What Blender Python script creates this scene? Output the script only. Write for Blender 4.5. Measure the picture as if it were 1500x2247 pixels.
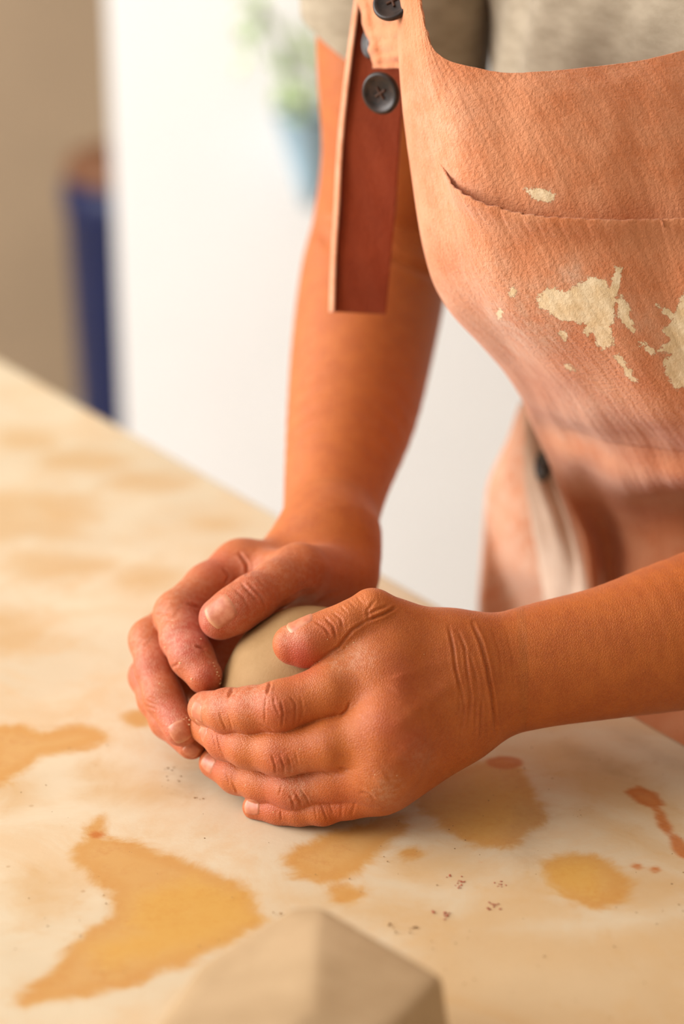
import bpy, bmesh, math, random
import numpy as np
from mathutils import Vector, Matrix

random.seed(4)
rng = np.random.default_rng(7)
for o in list(bpy.data.objects):
    bpy.data.objects.remove(o)
scene = bpy.context.scene
COL = scene.collection

# ------------------------------------------------------------------ camera
T = 0.78                      # height of the table top
H = 0.50                      # camera above the table top
PITCH = math.radians(22.0)
F = 4700.0                    # focal length in pixels of the 1500 x 2247 frame
CX, CY = 750.0, 1123.5
CP, SP = math.cos(PITCH), math.sin(PITCH)
EYE = np.array([0.0, 0.0, T + H])
RGT = np.array([1.0, 0.0, 0.0])
UPV = np.array([0.0, SP, CP])
FWD = np.array([0.0, CP, -SP])

cam_data = bpy.data.cameras.new('camera')
cam = bpy.data.objects.new('camera', cam_data)
COL.objects.link(cam)
cam.location = EYE
cam.rotation_euler = (math.pi / 2 - PITCH, 0, 0)
cam_data.sensor_fit = 'HORIZONTAL'
cam_data.sensor_width = 24.0
cam_data.lens = 24.0 * F / 1500.0
cam_data.clip_start = 0.02
cam_data.dof.use_dof = True
cam_data.dof.focus_distance = 0.968
cam_data.dof.aperture_fstop = 3.4
scene.camera = cam

# ------------------------------------------------------------------ world, light, exposure
world = bpy.data.worlds.new('world')
scene.world = world
world.use_nodes = True
wbg = world.node_tree.nodes['Background']
wbg.inputs['Color'].default_value = (1.0, 0.84, 0.66, 1)
wbg.inputs['Strength'].default_value = 0.43

def area_light(name, loc, target, sx, sy, energy, color):
    L = bpy.data.lights.new(name, 'AREA')
    L.shape = 'RECTANGLE'; L.size = sx; L.size_y = sy
    L.energy = energy; L.color = color
    o = bpy.data.objects.new(name, L); COL.objects.link(o)
    o.location = loc
    d = Vector(target) - Vector(loc)
    o.rotation_euler = d.to_track_quat('-Z', 'Y').to_euler()
    return o
# daylight entering through the tall window in the left wall
area_light('window_daylight', (-2.80, 1.10, T + 1.00), (0.3, 1.50, T + 0.15), 2.8, 1.8, 150, (1.0, 0.985, 0.965))

vs = scene.view_settings
vs.view_transform = 'Standard'
vs.look = 'None'
vs.exposure = 0.10
vs.gamma = 1.0
vs.use_curve_mapping = False

# ------------------------------------------------------------------ pixel helpers
def P(px, py, d):
    return EYE + RGT * ((px - CX) / F * d) + UPV * ((CY - py) / F * d) + FWD * d

def on_plane_z(px, py, z):
    """point of the horizontal plane z seen at a pixel"""
    k = (z - EYE[2]) / (UPV[2] * (CY - py) / F + FWD[2])
    return P(px, py, k)

def on_plane_y(px, py, y):
    k = y / (UPV[1] * (CY - py) / F + FWD[1])
    return P(px, py, k)

def project(v):
    q = v - EYE
    d = q @ FWD
    return np.stack([CX + F * (q @ RGT) / d, CY - F * (q @ UPV) / d, d], axis=-1)

# ------------------------------------------------------------------ object helpers
def tag(o, label=None, cat=None, group=None, kind=None):
    if label: o['label'] = label
    if cat: o['category'] = cat
    if group: o['group'] = group
    if kind: o['kind'] = kind
    return o

def empty(name, loc):
    o = bpy.data.objects.new(name, None); COL.objects.link(o)
    o.location = loc; o.empty_display_size = 0.05
    return o

def link(name, me, mat, parent=None):
    o = bpy.data.objects.new(name, me); COL.objects.link(o)
    if mat is not None: me.materials.append(mat)
    if parent is not None:
        o.parent = parent
        o.matrix_parent_inverse = Matrix.Translation(parent_world(parent)).inverted()
    return o

def parent_world(p):
    v = Vector((0, 0, 0))
    while p is not None:
        v = v + Vector(p.location)
        if p.parent is not None: v = v + p.matrix_parent_inverse.to_translation()
        p = p.parent
    return v

def np_mesh(name, verts, faces, mat, parent=None, smooth=True, attrs=None):
    """verts (n,3), faces (m,k) with k 3 or 4"""
    verts = np.asarray(verts, np.float32); faces = np.asarray(faces, np.int32)
    me = bpy.data.meshes.new(name)
    n, (m, k) = len(verts), faces.shape
    me.vertices.add(n); me.vertices.foreach_set('co', verts.ravel())
    me.loops.add(m * k); me.loops.foreach_set('vertex_index', faces.ravel())
    me.polygons.add(m)
    me.polygons.foreach_set('loop_start', np.arange(0, m * k, k, dtype=np.int32))
    me.polygons.foreach_set('loop_total', np.full(m, k, np.int32))
    me.update(calc_edges=True)
    me.polygons.foreach_set('use_smooth', np.full(m, smooth))
    for a, val in (attrs or {}).items():
        at = me.attributes.new(a, 'FLOAT', 'POINT')
        at.data.foreach_set('value', np.asarray(val, np.float32))
    me.validate()
    return link(name, me, mat, parent)

def bm_obj(name, bm, mat, parent=None, smooth=False):
    me = bpy.data.meshes.new(name)
    bmesh.ops.recalc_face_normals(bm, faces=bm.faces)
    bm.to_mesh(me); bm.free()
    if smooth:
        for p in me.polygons: p.use_smooth = True
    return link(name, me, mat, parent)

def add_box(bm, lo, hi, bevel=0.0):
    r = bmesh.ops.create_cube(bm, size=1.0)
    lo, hi = Vector(lo), Vector(hi)
    for v in r['verts']:
        v.co = Vector([(lo[i] + hi[i]) / 2 + v.co[i] * (hi[i] - lo[i]) for i in range(3)])
    if bevel:
        es = list({e for v in r['verts'] for e in v.link_edges})
        bmesh.ops.bevel(bm, geom=es, offset=bevel, segments=2, affect='EDGES', profile=0.6)

def add_lathe(bm, prof, n=32, center=(0, 0, 0), axis_m=None):
    """prof: list of (r, z)"""
    rings = []
    for r, z in prof:
        ring = []
        for i in range(n):
            a = 2 * math.pi * i / n
            co = Vector((r * math.cos(a), r * math.sin(a), z))
            if axis_m is not None: co = axis_m @ co
            ring.append(bm.verts.new(co + Vector(center)))
        rings.append(ring)
    for a, b in zip(rings[:-1], rings[1:]):
        for i in range(n):
            j = (i + 1) % n
            bm.faces.new((a[i], a[j], b[j], b[i]))
    return rings

# ------------------------------------------------------------------ materials
def new_mat(name):
    m = bpy.data.materials.new(name); m.use_nodes = True
    nt = m.node_tree
    b = nt.nodes['Principled BSDF']
    return m, nt, b

def node(nt, kind, **kw):
    n = nt.nodes.new(kind)
    for k, v in kw.items():
        if k.startswith('in_'):
            key = k[3:]
            key = int(key) if key.isdigit() else key.replace('_', ' ')
            n.inputs[key].default_value = v
        else:
            setattr(n, k, v)
    return n

def noise(nt, scale, detail=3.0, rough=0.55, vec=None, dist=0.0):
    n = node(nt, 'ShaderNodeTexNoise')
    n.inputs['Scale'].default_value = scale
    n.inputs['Detail'].default_value = detail
    n.inputs['Roughness'].default_value = rough
    n.inputs['Distortion'].default_value = dist
    if vec is not None: nt.links.new(vec, n.inputs['Vector'])
    return n

def geo_pos(nt):
    return node(nt, 'ShaderNodeNewGeometry').outputs['Position']

def mapr(nt, val, a, b, c=0.0, d=1.0, smooth=True):
    n = node(nt, 'ShaderNodeMapRange')
    if smooth: n.interpolation_type = 'SMOOTHSTEP'
    nt.links.new(val, n.inputs[0])
    for i, v in enumerate((a, b, c, d)): n.inputs[1 + i].default_value = v
    return n.outputs[0]

def math_n(nt, op, a, b=None):
    n = node(nt, 'ShaderNodeMath', operation=op)
    for i, v in enumerate((a, b)):
        if v is None: continue
        if isinstance(v, (int, float)): n.inputs[i].default_value = v
        else: nt.links.new(v, n.inputs[i])
    return n.outputs[0]

def mixc(nt, fac, a, b, blend='MIX'):
    n = node(nt, 'ShaderNodeMix', data_type='RGBA', blend_type=blend)
    if isinstance(fac, (int, float)): n.inputs[0].default_value = fac
    else: nt.links.new(fac, n.inputs[0])
    for i, v in ((6, a), (7, b)):
        if isinstance(v, tuple): n.inputs[i].default_value = (*v, 1) if len(v) == 3 else v
        else: nt.links.new(v, n.inputs[i])
    return n.outputs[2]

def bump(nt, b, height, dist, strength=1.0):
    n = node(nt, 'ShaderNodeBump')
    n.inputs['Strength'].default_value = strength
    n.inputs['Distance'].default_value = dist
    nt.links.new(height, n.inputs['Height'])
    nt.links.new(n.outputs[0], b.inputs['Normal'])

def srgb(r, g, b):
    f = lambda c: (c / 255 / 12.92) if c / 255 <= 0.04045 else ((c / 255 + 0.055) / 1.055) ** 2.4
    return (f(r), f(g), f(b))

def simple_mat(name, color, rough=0.6, nscale=40.0, namt=0.12, bscale=None, bdist=0.0005, spec=0.4):
    m, nt, b = new_mat(name)
    n = noise(nt, nscale, 4, vec=geo_pos(nt))
    dark = tuple(c * (1 - namt) for c in color); lite = tuple(min(1, c * (1 + namt)) for c in color)
    nt.links.new(mixc(nt, mapr(nt, n.outputs[0], 0.3, 0.7), dark, lite), b.inputs['Base Color'])
    b.inputs['Roughness'].default_value = rough
    b.inputs['Specular IOR Level'].default_value = spec
    if bscale:
        bump(nt, b, noise(nt, bscale, 3, vec=geo_pos(nt)).outputs[0], bdist)
    return m

M = {}
M['white_wall'] = simple_mat('white_wall_paint', (0.955, 0.955, 0.955), 0.8, 6, 0.01, 200, 0.0004)
M['tan_wall'] = simple_mat('tan_wall_paint', srgb(162, 140, 114), 0.8, 3, 0.06)
M['floor'] = simple_mat('floor_concrete', (0.46, 0.40, 0.33), 0.7, 8, 0.1)
M['wood'] = simple_mat('table_wood', srgb(150, 105, 62), 0.6, 30, 0.2)
M['frame'] = simple_mat('window_paint', (0.8, 0.78, 0.74), 0.5, 20, 0.03)

# skin: pigment from the point attributes red and dust, pores and fine lines in the bump
def skin_mat():
    m, nt, b = new_mat('skin')
    pos = geo_pos(nt)
    red = node(nt, 'ShaderNodeAttribute', attribute_name='red').outputs['Fac']
    dust = node(nt, 'ShaderNodeAttribute', attribute_name='dust').outputs['Fac']
    n1 = noise(nt, 90, 4, 0.6, pos); n2 = noise(nt, 700, 3, 0.6, pos)
    base = mixc(nt, mapr(nt, n1.outputs[0], 0.35, 0.68), srgb(174, 86, 22), srgb(187, 99, 30))
    base = mixc(nt, mapr(nt, n2.outputs[0], 0.3, 0.7, 0.0, 0.5), base, srgb(192, 105, 36), 'MIX')
    base = mixc(nt, math_n(nt, 'MULTIPLY', red, 0.85), base, srgb(180, 74, 46))
    # pale dry clay film, patchy
    n3 = noise(nt, 420, 4, 0.65, pos)
    df = math_n(nt, 'MULTIPLY', dust, mapr(nt, n3.outputs[0], 0.35, 0.75, 0.15, 1.0))
    base = mixc(nt, df, base, srgb(214, 172, 142))
    nt.links.new(base, b.inputs['Base Color'])
    b.inputs['Roughness'].default_value = 0.52
    b.inputs['Specular IOR Level'].default_value = 0.48
    b.inputs['Sheen Weight'].default_value = 0.08
    b.inputs['Sheen Roughness'].default_value = 0.45
    b.inputs['Subsurface Weight'].default_value = 0.12
    b.inputs['Subsurface Radius'].default_value = (1.0, 0.35, 0.18)
    b.inputs['Subsurface Scale'].default_value = 0.004
    v = node(nt, 'ShaderNodeTexVoronoi', feature='DISTANCE_TO_EDGE')
    v.inputs['Scale'].default_value = 900
    nt.links.new(pos, v.inputs['Vector'])
    nb = noise(nt, 1500, 2, 0.6, pos)
    h = math_n(nt, 'ADD', mapr(nt, v.outputs['Distance'], 0.0, 0.25), math_n(nt, 'MULTIPLY', nb.outputs[0], 0.8))
    bump(nt, b, h, 0.0002, 0.55)
    return m
M['skin'] = skin_mat()

def nail_mat():
    m, nt, b = new_mat('fingernail')
    n = noise(nt, 260, 3, 0.6, geo_pos(nt))
    fr = node(nt, 'ShaderNodeAttribute', attribute_name='free').outputs['Fac']
    col = mixc(nt, mapr(nt, n.outputs[0], 0.35, 0.7), srgb(184, 104, 72), srgb(198, 126, 92))
    nt.links.new(mixc(nt, fr, col, srgb(206, 152, 112)), b.inputs['Base Color'])
    b.inputs['Roughness'].default_value = 0.42
    b.inputs['Subsurface Weight'].default_value = 0.1
    b.inputs['Subsurface Scale'].default_value = 0.002
    return m
M['nail'] = nail_mat()

def clay_mat(name, c1, c2, rough=0.75):
    m, nt, b = new_mat(name)
    pos = geo_pos(nt)
    n1 = noise(nt, 35, 5, 0.6, pos); n2 = noise(nt, 900, 3, 0.6, pos)
    nt.links.new(mixc(nt, mapr(nt, n1.outputs[0], 0.3, 0.7), c1, c2), b.inputs['Base Color'])
    b.inputs['Roughness'].default_value = rough
    b.inputs['Specular IOR Level'].default_value = 0.3
    bump(nt, b, n2.outputs[0], 0.0003, 0.5)
    return m
M['clay'] = clay_mat('wet_clay', srgb(152, 118, 76), srgb(166, 132, 90))
M['clay_block'] = clay_mat('block_clay', srgb(176, 148, 112), srgb(190, 162, 126), 0.6)

def cloth_mat(name, c1, c2, clay=False, bscale=420, bdist=0.0007, rough=0.9, stretch=(1, 1, 1)):
    m, nt, b = new_mat(name)
    pos = geo_pos(nt)
    mp = node(nt, 'ShaderNodeMapping'); mp.inputs['Scale'].default_value = stretch
    nt.links.new(pos, mp.inputs['Vector'])
    n1 = noise(nt, 45, 4, 0.6, mp.outputs[0]); n2 = noise(nt, bscale, 4, 0.6, mp.outputs[0], 0.25)
    col = mixc(nt, mapr(nt, n1.outputs[0], 0.3, 0.7), c1, c2)
    col = mixc(nt, mapr(nt, n2.outputs[0], 0.35, 0.7, 0.0, 0.35), col, c2)
    hgt = n2.outputs[0]
    if clay:
        ca = node(nt, 'ShaderNodeAttribute', attribute_name='clay').outputs['Fac']
        ne = noise(nt, 240, 6, 0.8, pos)
        edge = math_n(nt, 'ADD', ca, math_n(nt, 'MULTIPLY', math_n(nt, 'SUBTRACT', ne.outputs[0], 0.5), 2.2))
        f = mapr(nt, edge, 0.42, 0.52)
        nc = noise(nt, 160, 4, 0.6, pos)
        cc = mixc(nt, mapr(nt, nc.outputs[0], 0.3, 0.7), srgb(228, 198, 154), srgb(242, 220, 184))
        fa = node(nt, 'ShaderNodeAttribute', attribute_name='film_and_light').outputs['Fac']
        nf = noise(nt, 120, 5, 0.7, pos)
        ff = math_n(nt, 'MULTIPLY', fa, mapr(nt, nf.outputs[0], 0.35, 0.7, 0.2, 1.0))
        col = mixc(nt, ff, col, srgb(220, 176, 148))
        col = mixc(nt, f, col, cc)
        hgt = math_n(nt, 'ADD', math_n(nt, 'MULTIPLY', f, 0.35), math_n(nt, 'MULTIPLY', hgt, math_n(nt, 'SUBTRACT', 0.85, math_n(nt, 'MULTIPLY', f, 0.45))))
    nt.links.new(col, b.inputs['Base Color'])
    b.inputs['Roughness'].default_value = rough
    b.inputs['Specular IOR Level'].default_value = 0.2
    b.inputs['Sheen Weight'].default_value = 0.3
    bump(nt, b, hgt, bdist, 0.9)
    return m
M['apron'] = cloth_mat('apron_cloth', srgb(204, 122, 76), srgb(218, 147, 106), True, 640, 0.0012)
M['strap'] = cloth_mat('shaded_strap_cloth', srgb(126, 50, 20), srgb(138, 58, 26), False)  # apron cloth with the strap's shade painted in as a darker colour
M['shirt'] = cloth_mat('shirt_jersey', srgb(152, 138, 116), srgb(174, 160, 138), False, 900, 0.0003, stretch=(1, 1, 3))
M['tail'] = cloth_mat('lit_tail_cloth', srgb(214, 184, 160), srgb(228, 202, 180), False, 900, 0.0003)  # shirt tail cloth, made paler to paint in the window light
M['trousers'] = cloth_mat('trouser_cloth', srgb(70, 48, 40), srgb(84, 60, 50), False)
M['button'] = simple_mat('button_horn', srgb(40, 26, 20), 0.35, 260, 0.6, spec=0.35)
M['thread'] = simple_mat('thread', srgb(70, 44, 30), 0.8)
M['hair'] = simple_mat('hair', srgb(42, 28, 20), 0.5, 200, 0.4)

def cover_mat():
    m, nt, b = new_mat('stained_table_cover')
    pos = geo_pos(nt)
    nl = noise(nt, 7, 5, 0.6, pos); nm = noise(nt, 38, 5, 0.65, pos, 0.5); nf = noise(nt, 320, 4, 0.65, pos)
    base = mixc(nt, mapr(nt, nl.outputs[0], 0.3, 0.7), srgb(208, 190, 160), srgb(220, 204, 175))
    base = mixc(nt, mapr(nt, nm.outputs[0], 0.52, 0.75, 0, 0.4), base, srgb(206, 172, 126))
    nb_ = noise(nt, 14, 6, 0.7, pos, 0.8)
    base = mixc(nt, mapr(nt, nb_.outputs[0], 0.42, 0.68, 0, 0.55), base, srgb(212, 176, 130))
    def stain(attr, c_in, c_rim, base, amp, w, k=1.0):
        a = node(nt, 'ShaderNodeAttribute', attribute_name=attr).outputs['Fac']
        e = math_n(nt, 'ADD', a, math_n(nt, 'MULTIPLY', math_n(nt, 'SUBTRACT', nm.outputs[0], 0.5), amp))
        inside = mapr(nt, e, -w, w, 0.0, k)                      # a > 0 inside (mm)
        rim = mapr(nt, math_n(nt, 'ABSOLUTE', math_n(nt, 'SUBTRACT', e, w * 1.2)), 0.0, w * 1.6, 0.4 * k, 0.0)
        blot = mixc(nt, mapr(nt, nf.outputs[0], 0.3, 0.75), c_in, c_rim)
        blot = mixc(nt, mapr(nt, nm.outputs[0], 0.35, 0.65), c_in, blot)
        base = mixc(nt, inside, base, blot)
        return mixc(nt, rim, base, c_rim)
    base = stain('faint', srgb(204, 164, 108), srgb(198, 156, 100), base, 30, 14, 0.5)
    base = stain('ochre', srgb(204, 154, 82), srgb(196, 138, 66), base, 22, 4.5, 0.88)
    base = stain('yellow', srgb(212, 166, 84), srgb(206, 154, 72), base, 26, 12, 0.8)
    base = stain('rust', srgb(196, 116, 44), srgb(176, 92, 32), base, 8, 2.0, 0.8)
    base = stain('grey', srgb(168, 140, 108), srgb(150, 126, 98), base, 34, 9, 0.22)
    sp = node(nt, 'ShaderNodeTexVoronoi'); sp.inputs['Scale'].default_value = 55
    nt.links.new(pos, sp.inputs['Vector'])
    spk = math_n(nt, 'MULTIPLY', mapr(nt, sp.outputs['Distance'], 0.03, 0.09, 1, 0), mapr(nt, nl.outputs[0], 0.45, 0.6))
    base = mixc(nt, math_n(nt, 'MULTIPLY', spk, 0.5), base, srgb(170, 128, 82))
    nt.links.new(base, b.inputs['Base Color'])
    b.inputs['Roughness'].default_value = 0.55
    b.inputs['Specular IOR Level'].default_value = 0.3
    bump(nt, b, nf.outputs[0], 0.0002, 0.4)
    return m
M['cover'] = cover_mat()
M['blue_plastic'] = simple_mat('blue_plastic', srgb(6, 24, 70), 0.45, 10, 0.05)
M['brown_lid'] = simple_mat('brown_lid', srgb(112, 72, 46), 0.6, 20, 0.1)
M['pale_blue'] = simple_mat('pale_blue_glaze', srgb(160, 190, 208), 0.3, 30, 0.05)
M['leaf'] = simple_mat('leaf', srgb(192, 212, 164), 0.5, 60, 0.15)
M['stem'] = simple_mat('stem', srgb(110, 140, 80), 0.6, 60, 0.15)
M['soil'] = simple_mat('soil', srgb(80, 60, 44), 0.9, 60, 0.3)
M['fleck'] = simple_mat('red_glaze_fleck', srgb(168, 84, 58), 0.7, 200, 0.2)
M['crumb'] = simple_mat('clay_crumb', srgb(150, 116, 78), 0.9, 200, 0.2)
M['pale_crumb'] = simple_mat('dry_clay_crumb', srgb(232, 196, 150), 0.9, 200, 0.1)
M['shoe'] = simple_mat('shoe_leather', srgb(60, 44, 36), 0.5)

# ================================================================== the room
WY = 2.60                                     # front face of the white wall
def struct_box(name, lo, hi, mat):
    bm = bmesh.new(); add_box(bm, lo, hi)
    return tag(bm_obj(name, bm, mat), kind='structure')
xe = on_plane_y(250, 450, WY)[0]              # where the white wall ends
struct_box('floor', (-3.1, -1.6, -0.06), (3.0, 3.9, 0.0), M['floor'])
struct_box('wall_back', (xe, WY, 0.0), (3.0, WY + 0.12, 2.7), M['white_wall'])
struct_box('blocker_wall_right', (2.0, -1.6, 0.0), (2.1, WY, 2.7), M['tan_wall'])  # unseen wall, added to block fill light from the right
struct_box('blocker_ceiling', (-3.1, -1.6, 2.7), (3.0, 3.8, 2.78), M['white_wall'])  # unseen ceiling, added to block fill light from overhead
struct_box('wall_alcove', (-3.0, 3.7, 0.0), (1.2, 3.8, 2.7), M['tan_wall'])
# left wall: four pieces round the wide window opening
bm = bmesh.new()
for lo, hi in (((-3.1, -1.6, 0), (-3.0, -0.1, 2.7)), ((-3.1, 2.7, 0), (-3.0, 3.7, 2.7)),
               ((-3.1, -0.1, 0), (-3.0, 2.7, T + 0.05)), ((-3.1, -0.1, 2.62), (-3.0, 2.7, 2.7))):
    add_box(bm, lo, hi)
tag(bm_obj('wall_left', bm, M['white_wall']), kind='structure')
w1 = empty('window_1', (-3.05, 1.30, T + 0.05)); tag(w1, kind='structure')
bm = bmesh.new()
for y in (-0.10, 0.82, 1.74, 2.64): add_box(bm, (-3.08, y, T + 0.05), (-3.02, y + 0.06, 2.62), 0.004)
for z in (T + 0.05, 2.56): add_box(bm, (-3.08, -0.10, z), (-3.02, 2.70, z + 0.06), 0.004)
bm_obj('window_frame', bm, M['frame'], w1)

# ------------------------------------------------------------------ table
EA = on_plane_z(0, 799, T)[:2]; EB = on_plane_z(1500, 1648, T)[:2]
ED = (EB - EA) / np.linalg.norm(EB - EA)      # along the edge, towards the camera
EN = np.array([ED[1], -ED[0]])                # into the table
if EN[0] > 0: EN = -EN
E0 = EA + ED * np.dot(np.array([0.15, 0.95]) - EA, ED)
def tp(s, t, z=0.0):                          # table coordinates: s along the edge, t into the table
    q = E0 + ED * s + EN * t
    return np.array([q[0], q[1], z])
S0, S1, TW = -1.15, 0.62, 0.92
table = empty('work_table', tuple(tp(-0.3, 0.45, 0.0)))
tag(table, 'wooden work table under the stained cloth, its top at waist height', 'table')
def slab(name, s0, s1, t0, t1, z0, z1, mat, parent, bev=0.003):
    bm = bmesh.new()
    c = [tp(s0, t0), tp(s1, t0), tp(s1, t1), tp(s0, t1)]
    lo = [bm.verts.new((q[0], q[1], z0)) for q in c]; hi = [bm.verts.new((q[0], q[1], z1)) for q in c]
    bm.faces.new(lo); bm.faces.new(hi)
    for i in range(4):
        bm.faces.new((lo[i], lo[(i + 1) % 4], hi[(i + 1) % 4], hi[i]))
    bmesh.ops.bevel(bm, geom=list(bm.edges), offset=bev, segments=2, affect='EDGES')
    return bm_obj(name, bm, mat, parent)
slab('tabletop', S0, S1, 0.0, TW, T - 0.036, T - 0.004, M['wood'], table)
for s in (S0 + 0.06, S1 - 0.12):
    for t in (0.06, TW - 0.12):
        slab('leg', s, s + 0.06, t, t + 0.06, 0.0, T - 0.036, M['wood'], table)
for t in (0.075, TW - 0.095):
    slab('rail', S0 + 0.12, S1 - 0.12, t, t + 0.02, T - 0.13, T - 0.036, M['wood'], table)

# ------------------------------------------------------------------ stained cover on the table
def poly_sd(pts, poly):
    """signed distance in metres, > 0 inside"""
    x, y = pts[:, 0], pts[:, 1]
    best = np.full(len(pts), 1e9); inside = np.zeros(len(pts), bool)
    n = len(poly)
    for i in range(n):
        a, b = poly[i], poly[(i + 1) % n]
        e = b - a; L2 = max(e @ e, 1e-12)
        t = np.clip(((x - a[0]) * e[0] + (y - a[1]) * e[1]) / L2, 0, 1)
        best = np.minimum(best, np.hypot(x - a[0] - t * e[0], y - a[1] - t * e[1]))
        c = ((a[1] > y) != (b[1] > y))
        xi = (b[0] - a[0]) * (y - a[1]) / ((b[1] - a[1]) if abs(b[1] - a[1]) > 1e-12 else 1e-12) + a[0]
        inside ^= c & (x < xi)
    return np.where(inside, best, -best)

def ell(cx, cy, rx, ry, n=14, rot=0.0):
    return [(cx + rx * math.cos(a) * math.cos(rot) - ry * math.sin(a) * math.sin(rot),
             cy + rx * math.cos(a) * math.sin(rot) + ry * math.sin(a) * math.cos(rot))
            for a in [2 * math.pi * i / n for i in range(n)]]
STAINS = {
 'ochre': [
  [(140,1862),(175,1845),(200,1800),(225,1785),(238,1805),(232,1838),(310,1852),(420,1890),(520,1930),(572,1985),(585,2020),
   (545,2050),(470,2085),(380,2125),(270,2165),(170,2190),(60,2215),(30,2205),(110,2140),(140,2080),(180,2040),(240,2010),(235,1960),(190,1920),(150,1900)],
  [(890,1740),(950,1700),(1020,1672),(1100,1660),(1150,1690),(1188,1760),(1190,1810),(1130,1860),(1050,1862),(980,1812),(920,1772)],
  [(622,1880),(700,1832),(800,1805),(895,1780),(884,1830),(840,1882),(780,1922),(700,1937),(640,1920)],
  [(1190,1890),(1260,1870),(1340,1888),(1390,1930),(1372,1978),(1300,2000),(1240,1980),(1203,1940)],
  [(-40,1590),(60,1592),(100,1604),(180,1590),(240,1600),(246,1625),(190,1645),(100,1665),(40,1700),(-40,1745)],
  ell(762,1962,38,22), ell(305,1578,36,20), ell(900,1870,26,12)],
 'yellow': [
  [(300,1965),(420,1925),(530,1965),(560,2015),(480,2060),(340,2100),(240,2110),(200,2080),(290,2040)],
  [(930,1760),(1050,1700),(1140,1740),(1150,1800),(1060,1840),(980,1800)],
  ell(1260,1925,55,34)],
 'rust': [
  [(1370,1738),(1400,1726),(1440,1742),(1455,1768),(1430,1775),(1400,1765)], ell(1397,1902,14,9), ell(1437,1909,12,9), ell(1105,1672,42,14),
  ell(1450,1800,12,40,rot=-0.5), ell(1490,1860,14,34,rot=-0.6), ell(212,1835,16,8), ell(1052,1893,6,4)],
 'faint': [
  [(-60,1085),(80,1072),(200,1092),(235,1130),(150,1190),(60,1180),(-60,1205)], ell(325,1268,75,30), ell(60,965,80,26), ell(330,1060,90,26),
  ell(470,1150,70,22), ell(180,1010,110,26), ell(120,1240,120,34), ell(420,1330,60,30), [(560,1960),(760,1960),(1000,1990),(1180,1900),(1300,2020),(1000,2080),(700,2000)], ell(300,1740,120,36), ell(90,1960,80,60), ell(960,1900,120,40), ell(1420,1960,100,60), [(1080,1640),(1250,1610),(1420,1700),(1500,1790),(1500,1840),(1320,1760),(1200,1700)], [(-50,1330),(60,1345),(120,1400),(60,1440),(-50,1430)], ell(1195,1590,60,16), ell(240,1700,60,26), ell(1430,2140,110,60),
  ell(1400,1850,140,30,rot=0.5), ell(640,2150,160,60), [(880,1990),(1100,2020),(1300,2040),(1560,1990),(1560,2300),(900,2300)], ell(30,1740,60,40)],
 'grey': [
  ell(1310,1668,90,22,rot=0.45), ell(1420,1640,90,16,rot=0.5), ell(430,1720,50,30), ell(1160,1820,40,60), ell(880,1740,50,22,rot=-0.4), ell(1160,1880,30,16)],
}
def build_cover():
    ss = np.concatenate([np.linspace(S0 - 0.004, -0.85, 20)[:-1], np.arange(-0.85, 0.30, 0.0022), np.linspace(0.30, S1 + 0.004, 30)])
    tt = np.concatenate([np.arange(-0.004, 0.62, 0.0022), np.linspace(0.622, TW + 0.004, 20)])
    S, Tt = np.meshgrid(ss, tt, indexing='ij')
    xy = E0[None, None] + S[..., None] * ED + Tt[..., None] * EN
    flat = xy.reshape(-1, 2)
    near = (np.abs(flat[:, 0]) < 0.5) & (flat[:, 1] > 0.5)
    attrs = {}
    for k, polys in STAINS.items():
        val = np.full(len(flat), -60.0)
        for pl in polys:
            w = np.array([on_plane_z(a, b, T)[:2] for a, b in pl])
            bb0, bb1 = w.min(0) - 0.05, w.max(0) + 0.05
            m = near & (flat[:, 0] > bb0[0]) & (flat[:, 0] < bb1[0]) & (flat[:, 1] > bb0[1]) & (flat[:, 1] < bb1[1])
            if m.any():
                val[m] = np.maximum(val[m], 1000 * poly_sd(flat[m], w))
        attrs[k] = np.clip(val, -50, 50)
    z = np.full(S.shape, T) + 0.0006 * np.sin(S * 23) * np.sin(Tt * 17)
    v = np.concatenate([xy, z[..., None]], axis=-1)
    a, b = S.shape
    # rim that hangs over the edge of the table
    rim = []
    idx = np.arange(a * b).reshape(a, b)
    faces = np.stack([idx[:-1, :-1], idx[1:, :-1], idx[1:, 1:], idx[:-1, 1:]], -1).reshape(-1, 4)
    loop = np.concatenate([idx[:-1, 0], idx[-1, :-1], idx[:0:-1, -1], idx[0, :0:-1]])
    vf = v.reshape(-1, 3)
    cen = vf.mean(0)
    extra = []; ef = []
    prev = loop; base = len(vf)
    for k, (dz, out) in enumerate(((-0.004, 0.003), (-0.03, 0.005), (-0.07, 0.007))):
        q = vf[loop].copy()
        o = q[:, :2] - cen[:2]; o /= np.linalg.norm(o, axis=1)[:, None]
        q[:, :2] += o * out; q[:, 2] = T + dz
        cur = base + np.arange(len(loop)); base += len(loop)
        extra.append(q)
        ef.append(np.stack([prev, cur, np.roll(cur, -1), np.roll(prev, -1)], -1))
        prev = cur
    for k in attrs: attrs[k] = np.concatenate([attrs[k], np.full(3 * len(loop), -50.0)])
    vv = np.concatenate([vf] + extra); ff = np.concatenate([faces] + ef)
    o = np_mesh('table_cover', vv, ff[:, ::-1], M['cover'], None, True, attrs)
    tag(o, 'cream canvas cover with ochre and yellow stains spread over the work table', 'table cover')
build_cover()

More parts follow.
